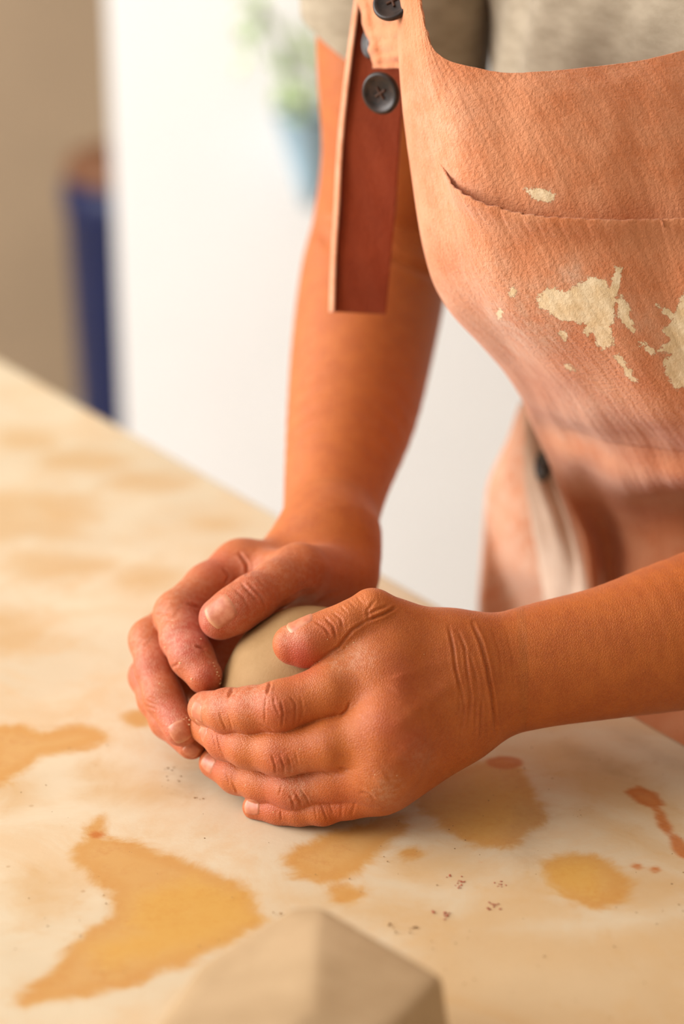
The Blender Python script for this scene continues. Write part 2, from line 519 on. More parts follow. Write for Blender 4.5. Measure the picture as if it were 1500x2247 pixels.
def cr(Pts, n, axis):
    """Catmull-Rom resample along an axis of a control array"""
    Pts = np.moveaxis(np.asarray(Pts, float), axis, 0)
    k = len(Pts)
    ext = np.concatenate([[2 * Pts[0] - Pts[1]], Pts, [2 * Pts[-1] - Pts[-2]]])
    t = np.linspace(0, k - 1, n); i = np.minimum(t.astype(int), k - 2); u = t - i
    sh = (n,) + (1,) * (Pts.ndim - 1)
    u = u.reshape(sh)
    p0, p1, p2, p3 = ext[i], ext[i + 1], ext[i + 2], ext[i + 3]
    q = 0.5 * ((2 * p1) + (-p0 + p2) * u + (2 * p0 - 5 * p1 + 4 * p2 - p3) * u ** 2 + (-p0 + 3 * p1 - 3 * p2 + p3) * u ** 3)
    return np.moveaxis(q, 0, axis)

# ================================================================== implicit body modelling
def seg(p, a, b, ra, rb, flat=None):
    """tapered capsule; flat = (axis, s): thinner by s along that axis"""
    return (np.asarray(a, float), np.asarray(b, float), ra, rb, flat)

def prim_eval(pts, pr):
    a, b, ra, rb, flat = pr
    e = b - a; L2 = e @ e
    q = pts - a
    if L2 > 1e-12:
        t = np.clip(q @ e / L2, 0, 1)
        q = q - t[:, None] * e
        r = ra + (rb - ra) * t
    else:
        r = ra
    if flat is not None:
        ax, s = flat
        q = q + ((s - 1) * (q @ ax))[:, None] * ax
    return np.sqrt((q * q).sum(1)) - r

def smin(a, b, k):
    if k <= 0: return np.minimum(a, b)
    h = np.maximum(k - np.abs(a - b), 0) / k
    return np.minimum(a, b) - h * h * k * 0.25

def chain(joints, radii, flat=None):
    return [seg(None, joints[i], joints[i + 1], radii[i], radii[i + 1], flat) for i in range(len(joints) - 1)]

def group_eval(pts, prims, k):
    f = None
    for pr in prims:
        d = prim_eval(pts, pr)
        f = d if f is None else smin(f, d, k)
    return f

class Limb:
    def __init__(self):
        self.base = []; self.arm = []; self.kb = 0.012; self.fingers = []
    def __call__(self, pts):
        base = group_eval(pts, self.base, self.kb)
        if self.arm: base = smin(base, group_eval(pts, self.arm, 0.0), self.kb)
        out = base
        for prims, k, kj in self.fingers:
            out = np.minimum(out, smin(base, group_eval(pts, prims, k), kj))
        return out

def sparse_field(fn, lo, hi, h, B=8, slack=1.9):
    lo = np.asarray(lo, float); hi = np.asarray(hi, float)
    nb = np.ceil((hi - lo) / (h * B)).astype(int)
    n = nb * B
    cs = [lo[i] + h * B * (np.arange(nb[i]) + 0.5) - h * 0.5 for i in range(3)]
    C = np.stack(np.meshgrid(*cs, indexing='ij'), -1).reshape(-1, 3)
    fc = fn(C)
    Fd = np.repeat(np.repeat(np.repeat(fc.reshape(nb), B, 0), B, 1), B, 2).astype(np.float32)
    keep = np.nonzero(np.abs(fc) < h * B * 0.87 * slack)[0]
    bi = np.stack(np.unravel_index(keep, nb), -1) * B
    off = np.stack(np.meshgrid(*[np.arange(B)] * 3, indexing='ij'), -1).reshape(-1, 3)
    big = np.lexsort((bi[:, 2] // (B * 6), bi[:, 1] // (B * 6), bi[:, 0] // (B * 6)))      # neighbours together
    bi = bi[big]
    for c in range(0, len(bi), 220):
        ii = (bi[c:c + 220, None, :] + off[None]).reshape(-1, 3)
        q = lo + ii * h
        g = prune(fn, q.min(0), q.max(0), 0.012) if isinstance(fn, Limb) else fn
        Fd[ii[:, 0], ii[:, 1], ii[:, 2]] = g(q)
    return Fd, lo

def surface_nets(Fd, lo, h):
    ins = Fd < 0
    nx, ny, nz = Fd.shape
    cnt = np.zeros((nx - 1, ny - 1, nz - 1), np.int8)
    for i in (0, 1):
        for j in (0, 1):
            for k in (0, 1):
                cnt += ins[i:nx - 1 + i, j:ny - 1 + j, k:nz - 1 + k]
    cells = np.stack(np.nonzero((cnt > 0) & (cnt < 8)), -1)
    idx = np.full(cnt.shape, -1, np.int32)
    idx[cells[:, 0], cells[:, 1], cells[:, 2]] = np.arange(len(cells))
    acc = np.zeros((len(cells), 3)); num = np.zeros(len(cells))
    corners = [(i, j, k) for i in (0, 1) for j in (0, 1) for k in (0, 1)]
    val = {c: Fd[cells[:, 0] + c[0], cells[:, 1] + c[1], cells[:, 2] + c[2]].astype(float) for c in corners}
    for a in corners:
        for ax in range(3):
            if a[ax] == 0:
                b = list(a); b[ax] = 1; b = tuple(b)
                va, vb = val[a], val[b]
                m = (va < 0) != (vb < 0)
                t = np.where(m, va / np.where(m, va - vb, 1), 0)
                pt = np.array(a, float)[None] + np.zeros((len(cells), 3))
                pt[:, ax] += t
                acc[m] += pt[m]; num[m] += 1
    V = lo + (cells + acc / num[:, None]) * h
    faces = []
    for ax in range(3):
        u, w = (ax + 1) % 3, (ax + 2) % 3
        sl0 = [slice(None)] * 3; sl1 = [slice(None)] * 3
        sl0[ax] = slice(0, -1); sl1[ax] = slice(1, None)
        a, b = ins[tuple(sl0)], ins[tuple(sl1)]
        e = np.stack(np.nonzero(a != b), -1)
        ok = (e[:, u] > 0) & (e[:, w] > 0) & (e[:, u] < Fd.shape[u] - 1) & (e[:, w] < Fd.shape[w] - 1)
        e = e[ok]
        flip = a[e[:, 0], e[:, 1], e[:, 2]]
        def cell(du, dw):
            q = e.copy(); q[:, u] += du; q[:, w] += dw
            return idx[q[:, 0], q[:, 1], q[:, 2]]
        quad = np.stack([cell(-1, -1), cell(0, -1), cell(0, 0), cell(-1, 0)], -1)
        quad[~flip] = quad[~flip][:, ::-1]
        faces.append(quad)
    Fc = np.concatenate(faces)
    Fc = Fc[(Fc >= 0).all(1)]
    return V, Fc

def normals_of(V, Fc):
    n = np.cross(V[Fc[:, 2]] - V[Fc[:, 0]], V[Fc[:, 3]] - V[Fc[:, 1]])
    out = np.zeros_like(V)
    for k in range(4):
        for c in range(3):
            out[:, c] += np.bincount(Fc[:, k], n[:, c], len(V))
    return out / np.maximum(np.linalg.norm(out, axis=1), 1e-12)[:, None]

def prune(limb, lo, hi, margin=0.035):
    """the same limb without the pieces that cannot reach a box"""
    q = Limb(); q.kb = limb.kb
    lo = np.asarray(lo) - margin; hi = np.asarray(hi) + margin
    def near(pr):
        r = max(pr[2], pr[3])
        return bool((np.minimum(pr[0], pr[1]) - r < hi).all() and (np.maximum(pr[0], pr[1]) + r > lo).all())
    q.base = [p for p in limb.base if near(p)] or limb.base[:1]
    q.arm = [p for p in limb.arm if near(p)]
    q.fingers = [f for f in limb.fingers if any(near(p) for p in f[0])]
    return q

def mesh_field(fn, lo, hi, h, slack=1.9):
    if isinstance(fn, Limb): fn = prune(fn, lo, hi)
    Fd, l = sparse_field(fn, lo, hi, h, slack=slack)
    return surface_nets(Fd, l, h)

# ------------------------------------------------------------------ left arm and hand (near the camera)
VIEW = FWD.copy()
L = Limb(); L.kb = 0.014
mc = [(835, 1488, .967, .0132), (845, 1596, .956, .0130), (838, 1682, .958, .0122), (822, 1722, .966, .0112)]
cm = [(985, 1432, .981, .0155), (990, 1487, .977, .0160), (992, 1540, .979, .0155), (985, 1598, .984, .0140)]
for a, b in zip(mc, cm):
    L.base.append(seg(None, P(*a[:3]), P(*b[:3]), a[3], b[3]))
L.base.append(seg(None, P(995, 1440, .984), P(820, 1352, .970), .0170, .0112))     # thumb metacarpal
L.base.append(seg(None, P(840, 1480, .972), P(850, 1405, .977), .0115, .0105))     # web of the thumb
L.base.append(seg(None, P(742, 1450, .968), P(850, 1425, .974), .0085, .0125))     # fold under the thumb
L.base.append(seg(None, P(860, 1600, .972), P(985, 1500, .985), .016, .018))       # palm
L.base.append(seg(None, P(850, 1705, .972), P(990, 1590, .986), .013, .016))       # heel of the hand
def arm_chain(ctrl, n):
    """smooth limb through (px, py, depth, radius, flatness) stations"""
    q = cr(np.array([[*P(c[0], c[1], c[2]), c[3], c[4]] for c in ctrl]), n, 0)
    return [seg(None, q[i, :3], q[i + 1, :3], q[i, 3], q[i + 1, 3], (VIEW, (q[i, 4] + q[i + 1, 4]) / 2)) for i in range(n - 1)]
LEL = P(2040, 1240, 1.06); LSH = P(1990, -330, .93)
L.arm = arm_chain([(1030,1492,.986,.0272,1.32), (1075,1486,.987,.0276,1.30), (1200,1457,.993,.0290,1.22), (1350,1428,1.001,.0314,1.12),
                   (1520,1384,1.014,.0364,1.03), (1780,1312,1.035,.0415,1.0), (2040,1240,1.06,.0415,1.0)], 30)
L.arm.append(seg(None, LEL, LSH, .042, .055))
L.fingers = [
  (chain([P(835,1488,.967), P(728,1516,.961), P(615,1550,.960), P(550,1558,.966), P(500,1560,.974), P(450,1555,.989)],
         [.0130, .0124, .0112, .0102, .0098, .0082]), .004, .007),
  (chain([P(845,1596,.956), P(728,1632,.957), P(615,1648,.964), P(548,1638,.972), P(497,1622,.983), P(450,1596,.998)],
         [.0130, .0114, .0110, .0098, .0093, .0076]), .004, .007),
  (chain([P(838,1682,.958), P(740,1706,.966), P(645,1724,.974), P(575,1716,.984), P(520,1700,.994), P(470,1674,1.006)],
         [.0120, .0108, .0106, .0092, .0085, .0073]), .004, .007),
  (chain([P(820,1722,.968), P(765,1754,.970), P(708,1772,.973), P(655,1776,.977), P(614,1775,.981), P(561,1771,.987)],
         [.0108, .0084, .0076, .0070, .0068, .0062]), .004, .007),
  (chain([P(815,1346,.969), P(768,1368,.966), P(725,1386,.966), P(684,1404,.966), P(640,1412,.968)],
         [.0112, .0095, .0096, .0099, .0086]) + [seg(None, P(668,1424,.968), P(648,1418,.969), .0086, .0080)], .004, .0035),
]
# knuckle heads that stand proud
for (px, py, d, r) in ((838, 1478, .962, .0118), (850, 1592, .950, .0118), (846, 1680, .953, .0108), (1000, 1590, .976, .012)):
    L.base.append(seg(None, P(px, py, d), P(px + 6, py, d), r, r))

# ------------------------------------------------------------------ right arm and hand (behind the clay)
R = Limb(); R.kb = 0.013
mc = [(528, 1246, 1.062, .0126), (500, 1290, 1.084, .013), (482, 1345, 1.09, .0125), (480, 1405, 1.085, .0115)]
cm = [(645, 1240, 1.076, .0125), (660, 1255, 1.09, .015), (670, 1275, 1.095, .015), (690, 1300, 1.092, .014)]
for a, b in zip(mc, cm):
    R.base.append(seg(None, P(*a[:3]), P(*b[:3]), a[3], b[3]))
R.base.append(seg(None, P(752, 1268, 1.075), P(660, 1254, 1.034), .0165, .0128))
R.base.append(seg(None, P(640, 1290, 1.045), P(740, 1282, 1.068), .0090, .0110))
R.base.append(seg(None, P(540, 1255, 1.060), P(630, 1262, 1.044), .0105, .0100))
R.base.append(seg(None, P(672, 1240, 1.084), P(716, 1205, 1.092), .0215, .0235))
R.base.append(seg(None, P(752, 1262, 1.078), P(720, 1200, 1.092), .0125, .0225))
R.base.append(seg(None, P(505, 1395, 1.080), P(455, 1500, 1.062), .0140, .0110))     # cupped side of the palm
RSH = P(905, -450, 1.16)
R.arm = arm_chain([(716,1205,1.092,.0240,1), (728,1120,1.118,.0255,1), (742,1040,1.141,.0288,1), (773,900,1.180,.0362,1), (797,750,1.212,.0405,1), (820,610,1.238,.0425,1),
                   (838,500,1.248,.0405,1), (866,330,1.222,.0418,1), (866,120,1.200,.0440,1), (885,-150,1.18,.048,1), (905,-450,1.16,.052,1)], 44)
R.fingers = [
  (chain([P(528,1246,1.062), P(456,1288,1.048), P(388,1347,1.030), P(400,1400,1.016), P(420,1440,1.007), P(448,1483,1.000)],
         [.0126, .0112, .0107, .0102, .0099, .0086]), .004, .006),
  (chain([P(500,1290,1.084), P(412,1345,1.062), P(331,1404,1.036), P(340,1466,1.023), P(358,1530,1.013), P(398,1600,1.001)],
         [.013, .0112, .0102, .0093, .0091, .0081]), .004, .006),
  (chain([P(482,1345,1.09), P(395,1412,1.068), P(323,1484,1.044), P(342,1535,1.032), P(368,1582,1.022), P(420,1633,1.009)],
         [.0125, .0105, .0086, .0083, .0080, .0072]), .004, .006),
  (chain([P(480,1405,1.085), P(415,1470,1.068), P(366,1528,1.052), P(385,1562,1.044), P(407,1590,1.036), P(440,1618,1.027)],
         [.0115, .009, .0076, .0073, .0070, .0063]), .004, .006),
  (chain([P(655,1254,1.032), P(603,1282,1.017), P(553,1313,1.006), P(516,1338,1.002), P(483,1357,1.002)],
         [.0132, .0108, .0108, .0106, .0101]), .004, .004),
]

# ------------------------------------------------------------------ creases and pigment, traced on the skin
CREASES_L = [  # (polyline in pixels, depth mm, half width px)
 ([(481,1562),(488,1584),(496,1602)],.28,3), ([(500,1568),(509,1600)],.22,3), ([(511,1512),(500,1530)],.7,4), ([(593,1498),(586,1522)],.7,4),
 ([(600,1528),(602,1546),(612,1568)],.28,3), ([(616,1538),(621,1564),(618,1594)],.42,3), ([(634,1526),(648,1544),(648,1566),(645,1595)],.32,3),
 ([(584,1530),(581,1556),(582,1586)],.2,3), ([(572,1590),(598,1603)],.25,3), ([(660,1530),(664,1560),(656,1590)],.18,3),
 ([(596,1656),(604,1680),(604,1697)],.36,3), ([(614,1656),(622,1680),(622,1696)],.42,3), ([(632,1660),(637,1680),(637,1696)],.34,3), ([(648,1650),(654,1678)],.2,3),
 ([(476,1612),(482,1640),(492,1662)],.2,3), ([(466,1608),(474,1640)],.2,3),
 ([(636,1746),(644,1764),(643,1776)],.34,3), ([(648,1740),(658,1757),(660,1770)],.4,3), ([(660,1732),(672,1750),(678,1766)],.36,3), ([(618,1724),(612,1745)],.2,3),
 ([(506,1712),(515,1728),(520,1740)],.3,3), ([(497,1700),(504,1722)],.2,3),
 ([(616,1780),(617,1800)],.25,3), ([(705,1765),(712,1785),(718,1800)],.3,3), ([(722,1762),(730,1785)],.25,3), ([(690,1770),(694,1795)],.2,3),
 ([(984,1374),(994,1422),(1000,1470),(1016,1536)],.55,4), ([(1004,1382),(1020,1422),(1024,1470),(1033,1526),(1028,1592)],.4,4),
 ([(1036,1366),(1056,1414),(1068,1462),(1080,1530),(1088,1606)],1.0,4.5), ([(1056,1538),(1055,1616)],.55,4), ([(1028,1430),(1046,1490),(1050,1550)],.3,4),
 ([(992,1440),(1006,1500),(1010,1580)],.22,4), ([(1012,1500),(1018,1560),(1010,1620)],.25,4), ([(1040,1480),(1044,1560),(1040,1625)],.22,4),
 ([(1080,1380),(1096,1430),(1104,1500)],.12,4), ([(1110,1378),(1124,1440),(1130,1510)],.08,4),
 ([(694,1366),(712,1377),(723,1394)],.45,3.5), ([(712,1355),(731,1374),(737,1400)],.5,3.5), ([(730,1345),(748,1358),(752,1380)],.35,3.5), ([(748,1330),(762,1345)],.25,3.5), ([(765,1318),(780,1334)],.2,3.5), ([(782,1308),(796,1326)],.18,3.5),
 ([(868,1333),(843,1347),(808,1361)],.9,4), ([(808,1361),(773,1382),(757,1401),(744,1419),(709,1442)],.6,4), ([(806,1349),(832,1336),(850,1330)],.4,4), ([(808,1360),(806,1340),(822,1318)],.3,4),
 ([(745,1574),(760,1560),(768,1540)],.4,4), ([(745,1685),(765,1690)],.4,4), ([(792,1738),(810,1744),(822,1752)],.45,4), ([(922,1560),(932,1600),(934,1640)],.25,5),
 ([(780,1760),(770,1790)],.2,4), ([(750,1762),(748,1795)],.2,4), ([(700,1690),(730,1700),(760,1698)],.2,4),
]
CREASES_L = [(l, d * 1.25, w * .68) for l, d, w in CREASES_L] + [   # tendons, veins and knuckle swellings stand proud
 ([(862,1486),(920,1468),(990,1450)],-.45,15), ([(862,1598),(930,1545),(1000,1495)],-.55,15), ([(858,1680),(925,1610),(995,1545)],-.5,13),
 ([(896,1560),(930,1600),(936,1650),(915,1700)],-.4,8), ([(870,1540),(900,1556),(950,1556)],-.3,8), ([(885,1650),(905,1632),(915,1612)],-.6,22), ([(865,1520),(880,1500),(872,1478)],-.6,22),
 ([(825,1720),(850,1705)],-.4,18), ([(608,1536),(624,1570)],-.35,26), ([(610,1662),(624,1680)],-.35,24), ([(645,1742),(660,1756)],-.3,22), ([(800,1318),(830,1310)],-.3,18)]
CREASES_R = [
 ([(529,1279),(550,1303),(565,1320)],.45,4), ([(547,1282),(571,1306),(584,1332)],.4,4), ([(512,1290),(535,1312),(548,1336)],.25,4), ([(565,1270),(588,1292),(600,1318)],.25,4),
 ([(525,1214),(541,1238),(542,1260)],.9,4.5), ([(490,1249),(503,1264),(493,1284)],.6,4), ([(412,1325),(434,1334)],.8,4), ([(432,1418),(449,1424)],.8,4),
 ([(376,1466),(392,1456)],.3,4), ([(322,1538),(345,1548)],.3,4), ([(318,1548),(342,1556)],.25,4), ([(326,1530),(350,1538)],.25,4), ([(345,1350),(372,1345)],.3,4), ([(350,1366),(378,1360)],.25,4),
 ([(290,1412),(316,1408)],.25,4), ([(292,1428),(320,1424)],.2,4), ([(690,1322),(720,1303),(742,1298)],.3,5), ([(620,1325),(660,1300),(700,1290)],.2,5), ([(640,1300),(680,1270)],.15,5),
]
CREASES_R = [(l, d * 1.25, w * .7) for l, d, w in CREASES_R] + [([(560,1210),(640,1206)],-.3,14), ([(660,1215),(720,1250),(770,1270)],-.5,14), ([(640,1260),(700,1300)],-.4,12), ([(360,1335),(385,1350)],-.4,26), ([(300,1395),(325,1412)],-.4,24)]
RED_L = [(612,1560,56,.5), (612,1676,50,.55), (652,1745,44,.4), (655,1432,55,1.15), (455,1530,55,.5), (470,1620,40,.4), (470,1680,45,.5), (590,1772,60,.55), (720,1380,40,.3),
         (905,1640,70,.45), (880,1490,70,.35), (850,1590,60,.35), (540,1530,60,.4), (740,1770,60,.4)]
RED_R = [(415,1410,50,.9), (460,1480,45,.9), (430,1330,40,.6), (375,1555,50,.7), (345,1440,60,.4), (500,1360,60,.55), (560,1300,70,.45), (470,1230,60,.5), (380,1620,50,.5), (700,1270,80,.35), (310,1480,60,.4), (420,1380,60,.5)]
DUST_L = [(845,1735,45,.5), (790,1440,40,.4), (740,1455,30,.4), (450,1540,50,.35), (545,1515,60,.4), (640,1700,40,.3), (660,1740,40,.35), (640,1385,40,.35), (920,1660,40,.25)]
DUST_R0 = [(380,1400,70,.5), (400,1590,60,.55), (340,1500,60,.35), (520,1350,70,.35), (400,1300,80,.4), (480,1460,40,.4), (650,1280,90,.25), (300,1420,40,.4), (560,1230,80,.25)]

DUST_R = [(x, y, r, .6 * v) for x, y, r, v in DUST_R0]
def poly_dist(px, py, line):
    best = np.full(len(px), 1e9); along = np.zeros(len(px))
    n = len(line) - 1
    for i in range(n):
        a = np.array(line[i], float); b = np.array(line[i + 1], float); e = b - a
        t = np.clip(((px - a[0]) * e[0] + (py - a[1]) * e[1]) / (e @ e), 0, 1)
        d = np.hypot(px - a[0] - t * e[0], py - a[1] - t * e[1])
        m = d < best
        best[m] = d[m]; along[m] = (i + t[m]) / n
    return best, along

def detail_skin(V, Fc, creases, red, dust, red0, dust0, fade):
    N = normals_of(V, Fc)
    pr = project(V)
    toward = -(N * (V - EYE)).sum(1) / np.linalg.norm(V - EYE, axis=1)
    front = np.clip((toward - 0.02) / 0.2, 0, 1)
    disp = np.zeros(len(V))
    for line, dep, w in creases:
        la = np.array(line); pad = 14 + 3.5 * w
        m = (pr[:, 0] > la[:, 0].min() - pad) & (pr[:, 0] < la[:, 0].max() + pad) & (pr[:, 1] > la[:, 1].min() - pad) & (pr[:, 1] < la[:, 1].max() + pad) & (toward > 0)
        if not m.any(): continue
        d, al = poly_dist(pr[m, 0], pr[m, 1], line)
        taper = np.clip(np.minimum(al, 1 - al) * 5 + 0.25, 0, 1)
        g = -np.exp(-(d / w) ** 2) + (0.35 if dep > 0 else 0.0) * np.exp(-((d - 2.4 * w) / (1.3 * w)) ** 2)
        disp[m] += 0.001 * dep * g * taper * front[m]
    V = V + N * disp[:, None]
    ra = np.full(len(V), red0); da = np.full(len(V), dust0)
    for x, y, r, s in red: ra += s * np.exp(-((pr[:, 0] - x) ** 2 + (pr[:, 1] - y) ** 2) / (0.5 * r * r * 1.3))
    for x, y, r, s in dust: da += s * np.exp(-((pr[:, 0] - x) ** 2 + (pr[:, 1] - y) ** 2) / (0.5 * r * r * 1.3))
    ra = 0.05 + (ra - 0.05) * fade(pr); da = 0.02 + (da - 0.02) * fade(pr)
    return V, np.clip(ra, 0, 1.2), np.clip(da, 0, 0.8)

def bounds(pts, pad):
    pts = np.array(pts)
    return pts.min(0) - pad, pts.max(0) + pad

def limb_points(limb, fingers=True):
    out = []
    for pr in limb.base + limb.arm: out += [pr[0], pr[1]]
    if fingers:
        for prims, _, _ in limb.fingers:
            for pr in prims: out += [pr[0], pr[1]]
    return np.array(out)

parts = []          # (V, F, red, dust)
HH = 0.00053
# left hand block: everything left of the forearm cut
XS = P(1130, 1480, .99)[0]
pl = limb_points(L); lo, hi = bounds(pl[pl[:, 0] < XS + 0.01], 0.034)
hi[0] = XS + 0.002
lo[2] = max(lo[2], T - 0.004)
V, Fc = mesh_field(L, lo, hi, HH, 1.5)
V[:, 2] = np.maximum(V[:, 2], T + 0.0007)
V, ra, da = detail_skin(V, Fc, CREASES_L, RED_L, DUST_L, 0.10, 0.04, lambda q: np.clip((1128 - q[:, 0]) / 90, 0, 1))
parts.append((V, Fc, ra, da))
lo, hi = bounds(pl, 0.06); lo[0] = XS - 0.001
V, Fc = mesh_field(L, lo, hi, 0.002)
parts.append((V, Fc, np.full(len(V), 0.05), np.full(len(V), 0.02)))
# right hand block
YS = P(724, 1160, 1.106)[1]
pr_ = limb_points(R); lo, hi = bounds(pr_[pr_[:, 1] < YS + 0.005], 0.03)
hi[1] = YS + 0.002
lo[2] = max(lo[2], T - 0.004)
V, Fc = mesh_field(R, lo, hi, HH, 1.5)
V[:, 2] = np.maximum(V[:, 2], T + 0.0007)
V, ra, da = detail_skin(V, Fc, CREASES_R, RED_R, DUST_R, 0.28, 0.10, lambda q: np.clip((q[:, 1] - 1165) / 60, 0, 1))
parts.append((V, Fc, ra, da))
lo, hi = bounds(pr_, 0.06); lo[1] = YS - 0.001
V, Fc = mesh_field(R, lo, hi, 0.002)
V, ra, da = detail_skin(V, Fc, [([(845,560),(880,572),(920,590),(960,606)], 2.4, 9), ([(700,505),(716,520),(722,545)], 1.2, 12)], [], [], 0.05, 0.02, lambda q: 0 * q[:, 0])
parts.append((V, Fc, ra, da))

# ------------------------------------------------------------------ trunk, legs, neck and head
FACE = np.array([EN[0], EN[1], 0.0])              # the person faces across the table
SIDE = np.array([ED[0], ED[1], 0.0])              # towards the person's left
UPZ = np.array([0, 0, 1.0])
CH = np.array([0.200, 1.075, T + 0.28])           # chest centre
def b3(f, s, z):
    back = 0.03 + 0.35 * max(s, 0.0) + (0.06 if z < T + 0.2 else 0.0)
    return CH * np.array([1, 1, 0]) + FACE * (f - back) + SIDE * s + UPZ * z
B = Limb(); B.kb = 0.05
flb = (FACE, 1.42)
B.base += [seg(None, b3(-.03, -.05, T + .05), b3(-.03, .05, T + .05), .092, .092, (FACE, 1.25)),
           seg(None, b3(-.03, -.04, T + .05), b3(0, -.03, T + .28), .088, .105, flb),
           seg(None, b3(-.03, .04, T + .05), b3(0, .03, T + .28), .088, .105, flb),
           seg(None, b3(0, -.06, T + .28), b3(.01, -.09, T + .39), .085, .062, (FACE, 1.2)),
           seg(None, b3(0, .06, T + .28), b3(.01, .09, T + .39), .085, .062, (FACE, 1.2)),
           seg(None, b3(-.04, -.06, T - .08), b3(-.04, .06, T - .08), .095, .095, (FACE, 1.35))]
for s in (-1, 1):
    B.base += [seg(None, b3(-.06, s * .085, T - .10), b3(-.05, s * .095, .44), .085, .058),
               seg(None, b3(-.05, s * .095, .44), b3(-.09, s * .10, .09), .054, .036),
               seg(None, b3(-.10, s * .10, .045), b3(.07, s * .115, .03), .036, .028)]
B.base += [seg(None, b3(.03, 0, T + .42), b3(.075, 0, T + .53), .052, .05)]
HC = b3(.10, 0, T + .62)
B.base += [seg(None, HC - UPZ * .01 - FACE * .02, HC + UPZ * .035 - FACE * .015, .078, .088),
           seg(None, HC + FACE * .035 - UPZ * .075, HC + FACE * .03, .044, .066)]
B2 = Limb()
def body_field(p):
    f = B(p)
    f = smin(f, prim_eval(p, seg(None, b3(.01, -.06, T + .40), RSH, .055, .056)), .04)
    f = smin(f, prim_eval(p, seg(None, b3(.01, .06, T + .40), LSH, .055, .056)), .04)
    f = smin(f, prim_eval(p, seg(None, RSH, RSH + (P(868, 300, 1.215) - RSH) * .55, .050, .040)), .03)
    f = smin(f, prim_eval(p, seg(None, LSH, LSH + (LEL - LSH) * .35, .050, .042)), .03)
    # face: nose, brow, chin, ears; eye hollows
    f = smin(f, prim_eval(p, seg(None, HC + FACE * .088 + UPZ * .012, HC + FACE * .112 - UPZ * .024, .009, .0125)), .012)
    f = smin(f, prim_eval(p, seg(None, HC + FACE * .078 - UPZ * .088, HC + FACE * .080 - UPZ * .090, .020, .020)), .02)
    f = smin(f, prim_eval(p, seg(None, HC + FACE * .088 - UPZ * .052 - SIDE * .016, HC + FACE * .088 - UPZ * .052 + SIDE * .016, .0085, .0085)), .006)
    for s in (-1, 1):
        f = smin(f, prim_eval(p, seg(None, HC + SIDE * s * .082 - UPZ * .015, HC + SIDE * s * .090 + UPZ * .02 - FACE * .008, .013, .015, (SIDE, 2.0))), .006)
        e = prim_eval(p, seg(None, HC + FACE * .098 + SIDE * s * .032 + UPZ * .010, HC + FACE * .098 + SIDE * s * .036 + UPZ * .010, .015, .015))
        f = -smin(-f, e, .012)
        f = smin(f, prim_eval(p, seg(None, HC + FACE * .074 + SIDE * s * .032 + UPZ * .010, HC + FACE * .074 + SIDE * s * .034 + UPZ * .010, .013, .013)), .002)
    return f
bp = limb_points(B); lo, hi = bounds(np.vstack([bp, LSH, RSH]), 0.14); lo[2] = 0.0
V, Fc = mesh_field(body_field, lo, hi, 0.006, slack=2.2)
parts.append((V, Fc, np.full(len(V), 0.08), np.full(len(V), 0.0)))

person = empty('person', tuple(b3(-.05, 0, 0.0)))
tag(person, 'person in rust apron and grey t-shirt leaning over the table, cupping clay in both hands', 'person')
off = 0; VV, FF, RR, DD = [], [], [], []
for V, Fc, ra, da in parts:
    VV.append(V); FF.append(Fc + off); RR.append(ra); DD.append(da); off += len(V)
body = np_mesh('body', np.concatenate(VV), np.concatenate(FF), M['skin'], person, True, {'red': np.concatenate(RR), 'dust': np.concatenate(DD)})
body['label'] = 'tanned skin with creased knuckles and a dusting of dry clay'

# ------------------------------------------------------------------ fingernails, laid on the finished skin
def nail(limb, px, py, ddir, length, width, axis_d=None, dors=None, lift=0.00035):
    if dors is None:                      # seen face on: straight under the pixel
        o = EYE; r = P(px, py, 1.0) - EYE; r = r / np.linalg.norm(r); t = 0.85; sgn = 1
    else:                                 # seen edge on: from the bone outwards
        o = P(px, py, axis_d); r = dors / np.linalg.norm(dors); o = o + r * 0.03; r = -r; t = 0.0
    for _ in range(200):
        q = o + r * t
        dd = limb(q[None])[0]
        t += dd * 0.7
        if abs(dd) < 1e-5: break
    c = o + r * t
    g = np.array([limb((c + e)[None])[0] - limb((c - e)[None])[0] for e in np.eye(3) * 4e-4])
    nrm = g / np.linalg.norm(g)
    ax = RGT * ddir[0] - UPV * ddir[1]
    ax = ax - nrm * (ax @ nrm); ax /= np.linalg.norm(ax)
    sd = np.cross(nrm, ax)
    n, m = 15, 15
    aa = np.linspace(-1, 1, n); bb = np.linspace(-1, 1, m)
    A, Bb = np.meshgrid(aa, bb, indexing='ij')
    # square to rounded-square disc
    X = A * np.sqrt(1 - 0.36 * Bb ** 2); Y = Bb * np.sqrt(1 - 0.30 * A ** 2)
    pts = c + X.reshape(-1, 1) * sd * width / 2 + Y.reshape(-1, 1) * ax * length / 2 + nrm * 0.004
    for _ in range(60):
        pts = pts - nrm * np.clip(limb(pts), -0.004, 0.004)[:, None] * 0.7
    edge = np.maximum(np.abs(A), np.abs(Bb)).reshape(-1)
    lf = np.where(edge > 0.99, -0.0003, lift)
    # the free end stands a little proud
    free = np.clip((Bb.reshape(-1) - 0.5) / 0.5, 0, 1)
    lf = lf + 0.0002 * free
    pts = pts + nrm * lf[:, None]
    idx = np.arange(n * m).reshape(n, m)
    fc = np.stack([idx[:-1, :-1], idx[1:, :-1], idx[1:, 1:], idx[:-1, 1:]], -1).reshape(-1, 4)
    rimv = np.clip(free * 1.3 - 0.35, 0, 1) + 0.5 * (np.clip(-Bb.reshape(-1) - .75, 0, 1) * 4)
    return pts, fc, np.clip(rimv, 0, 1)
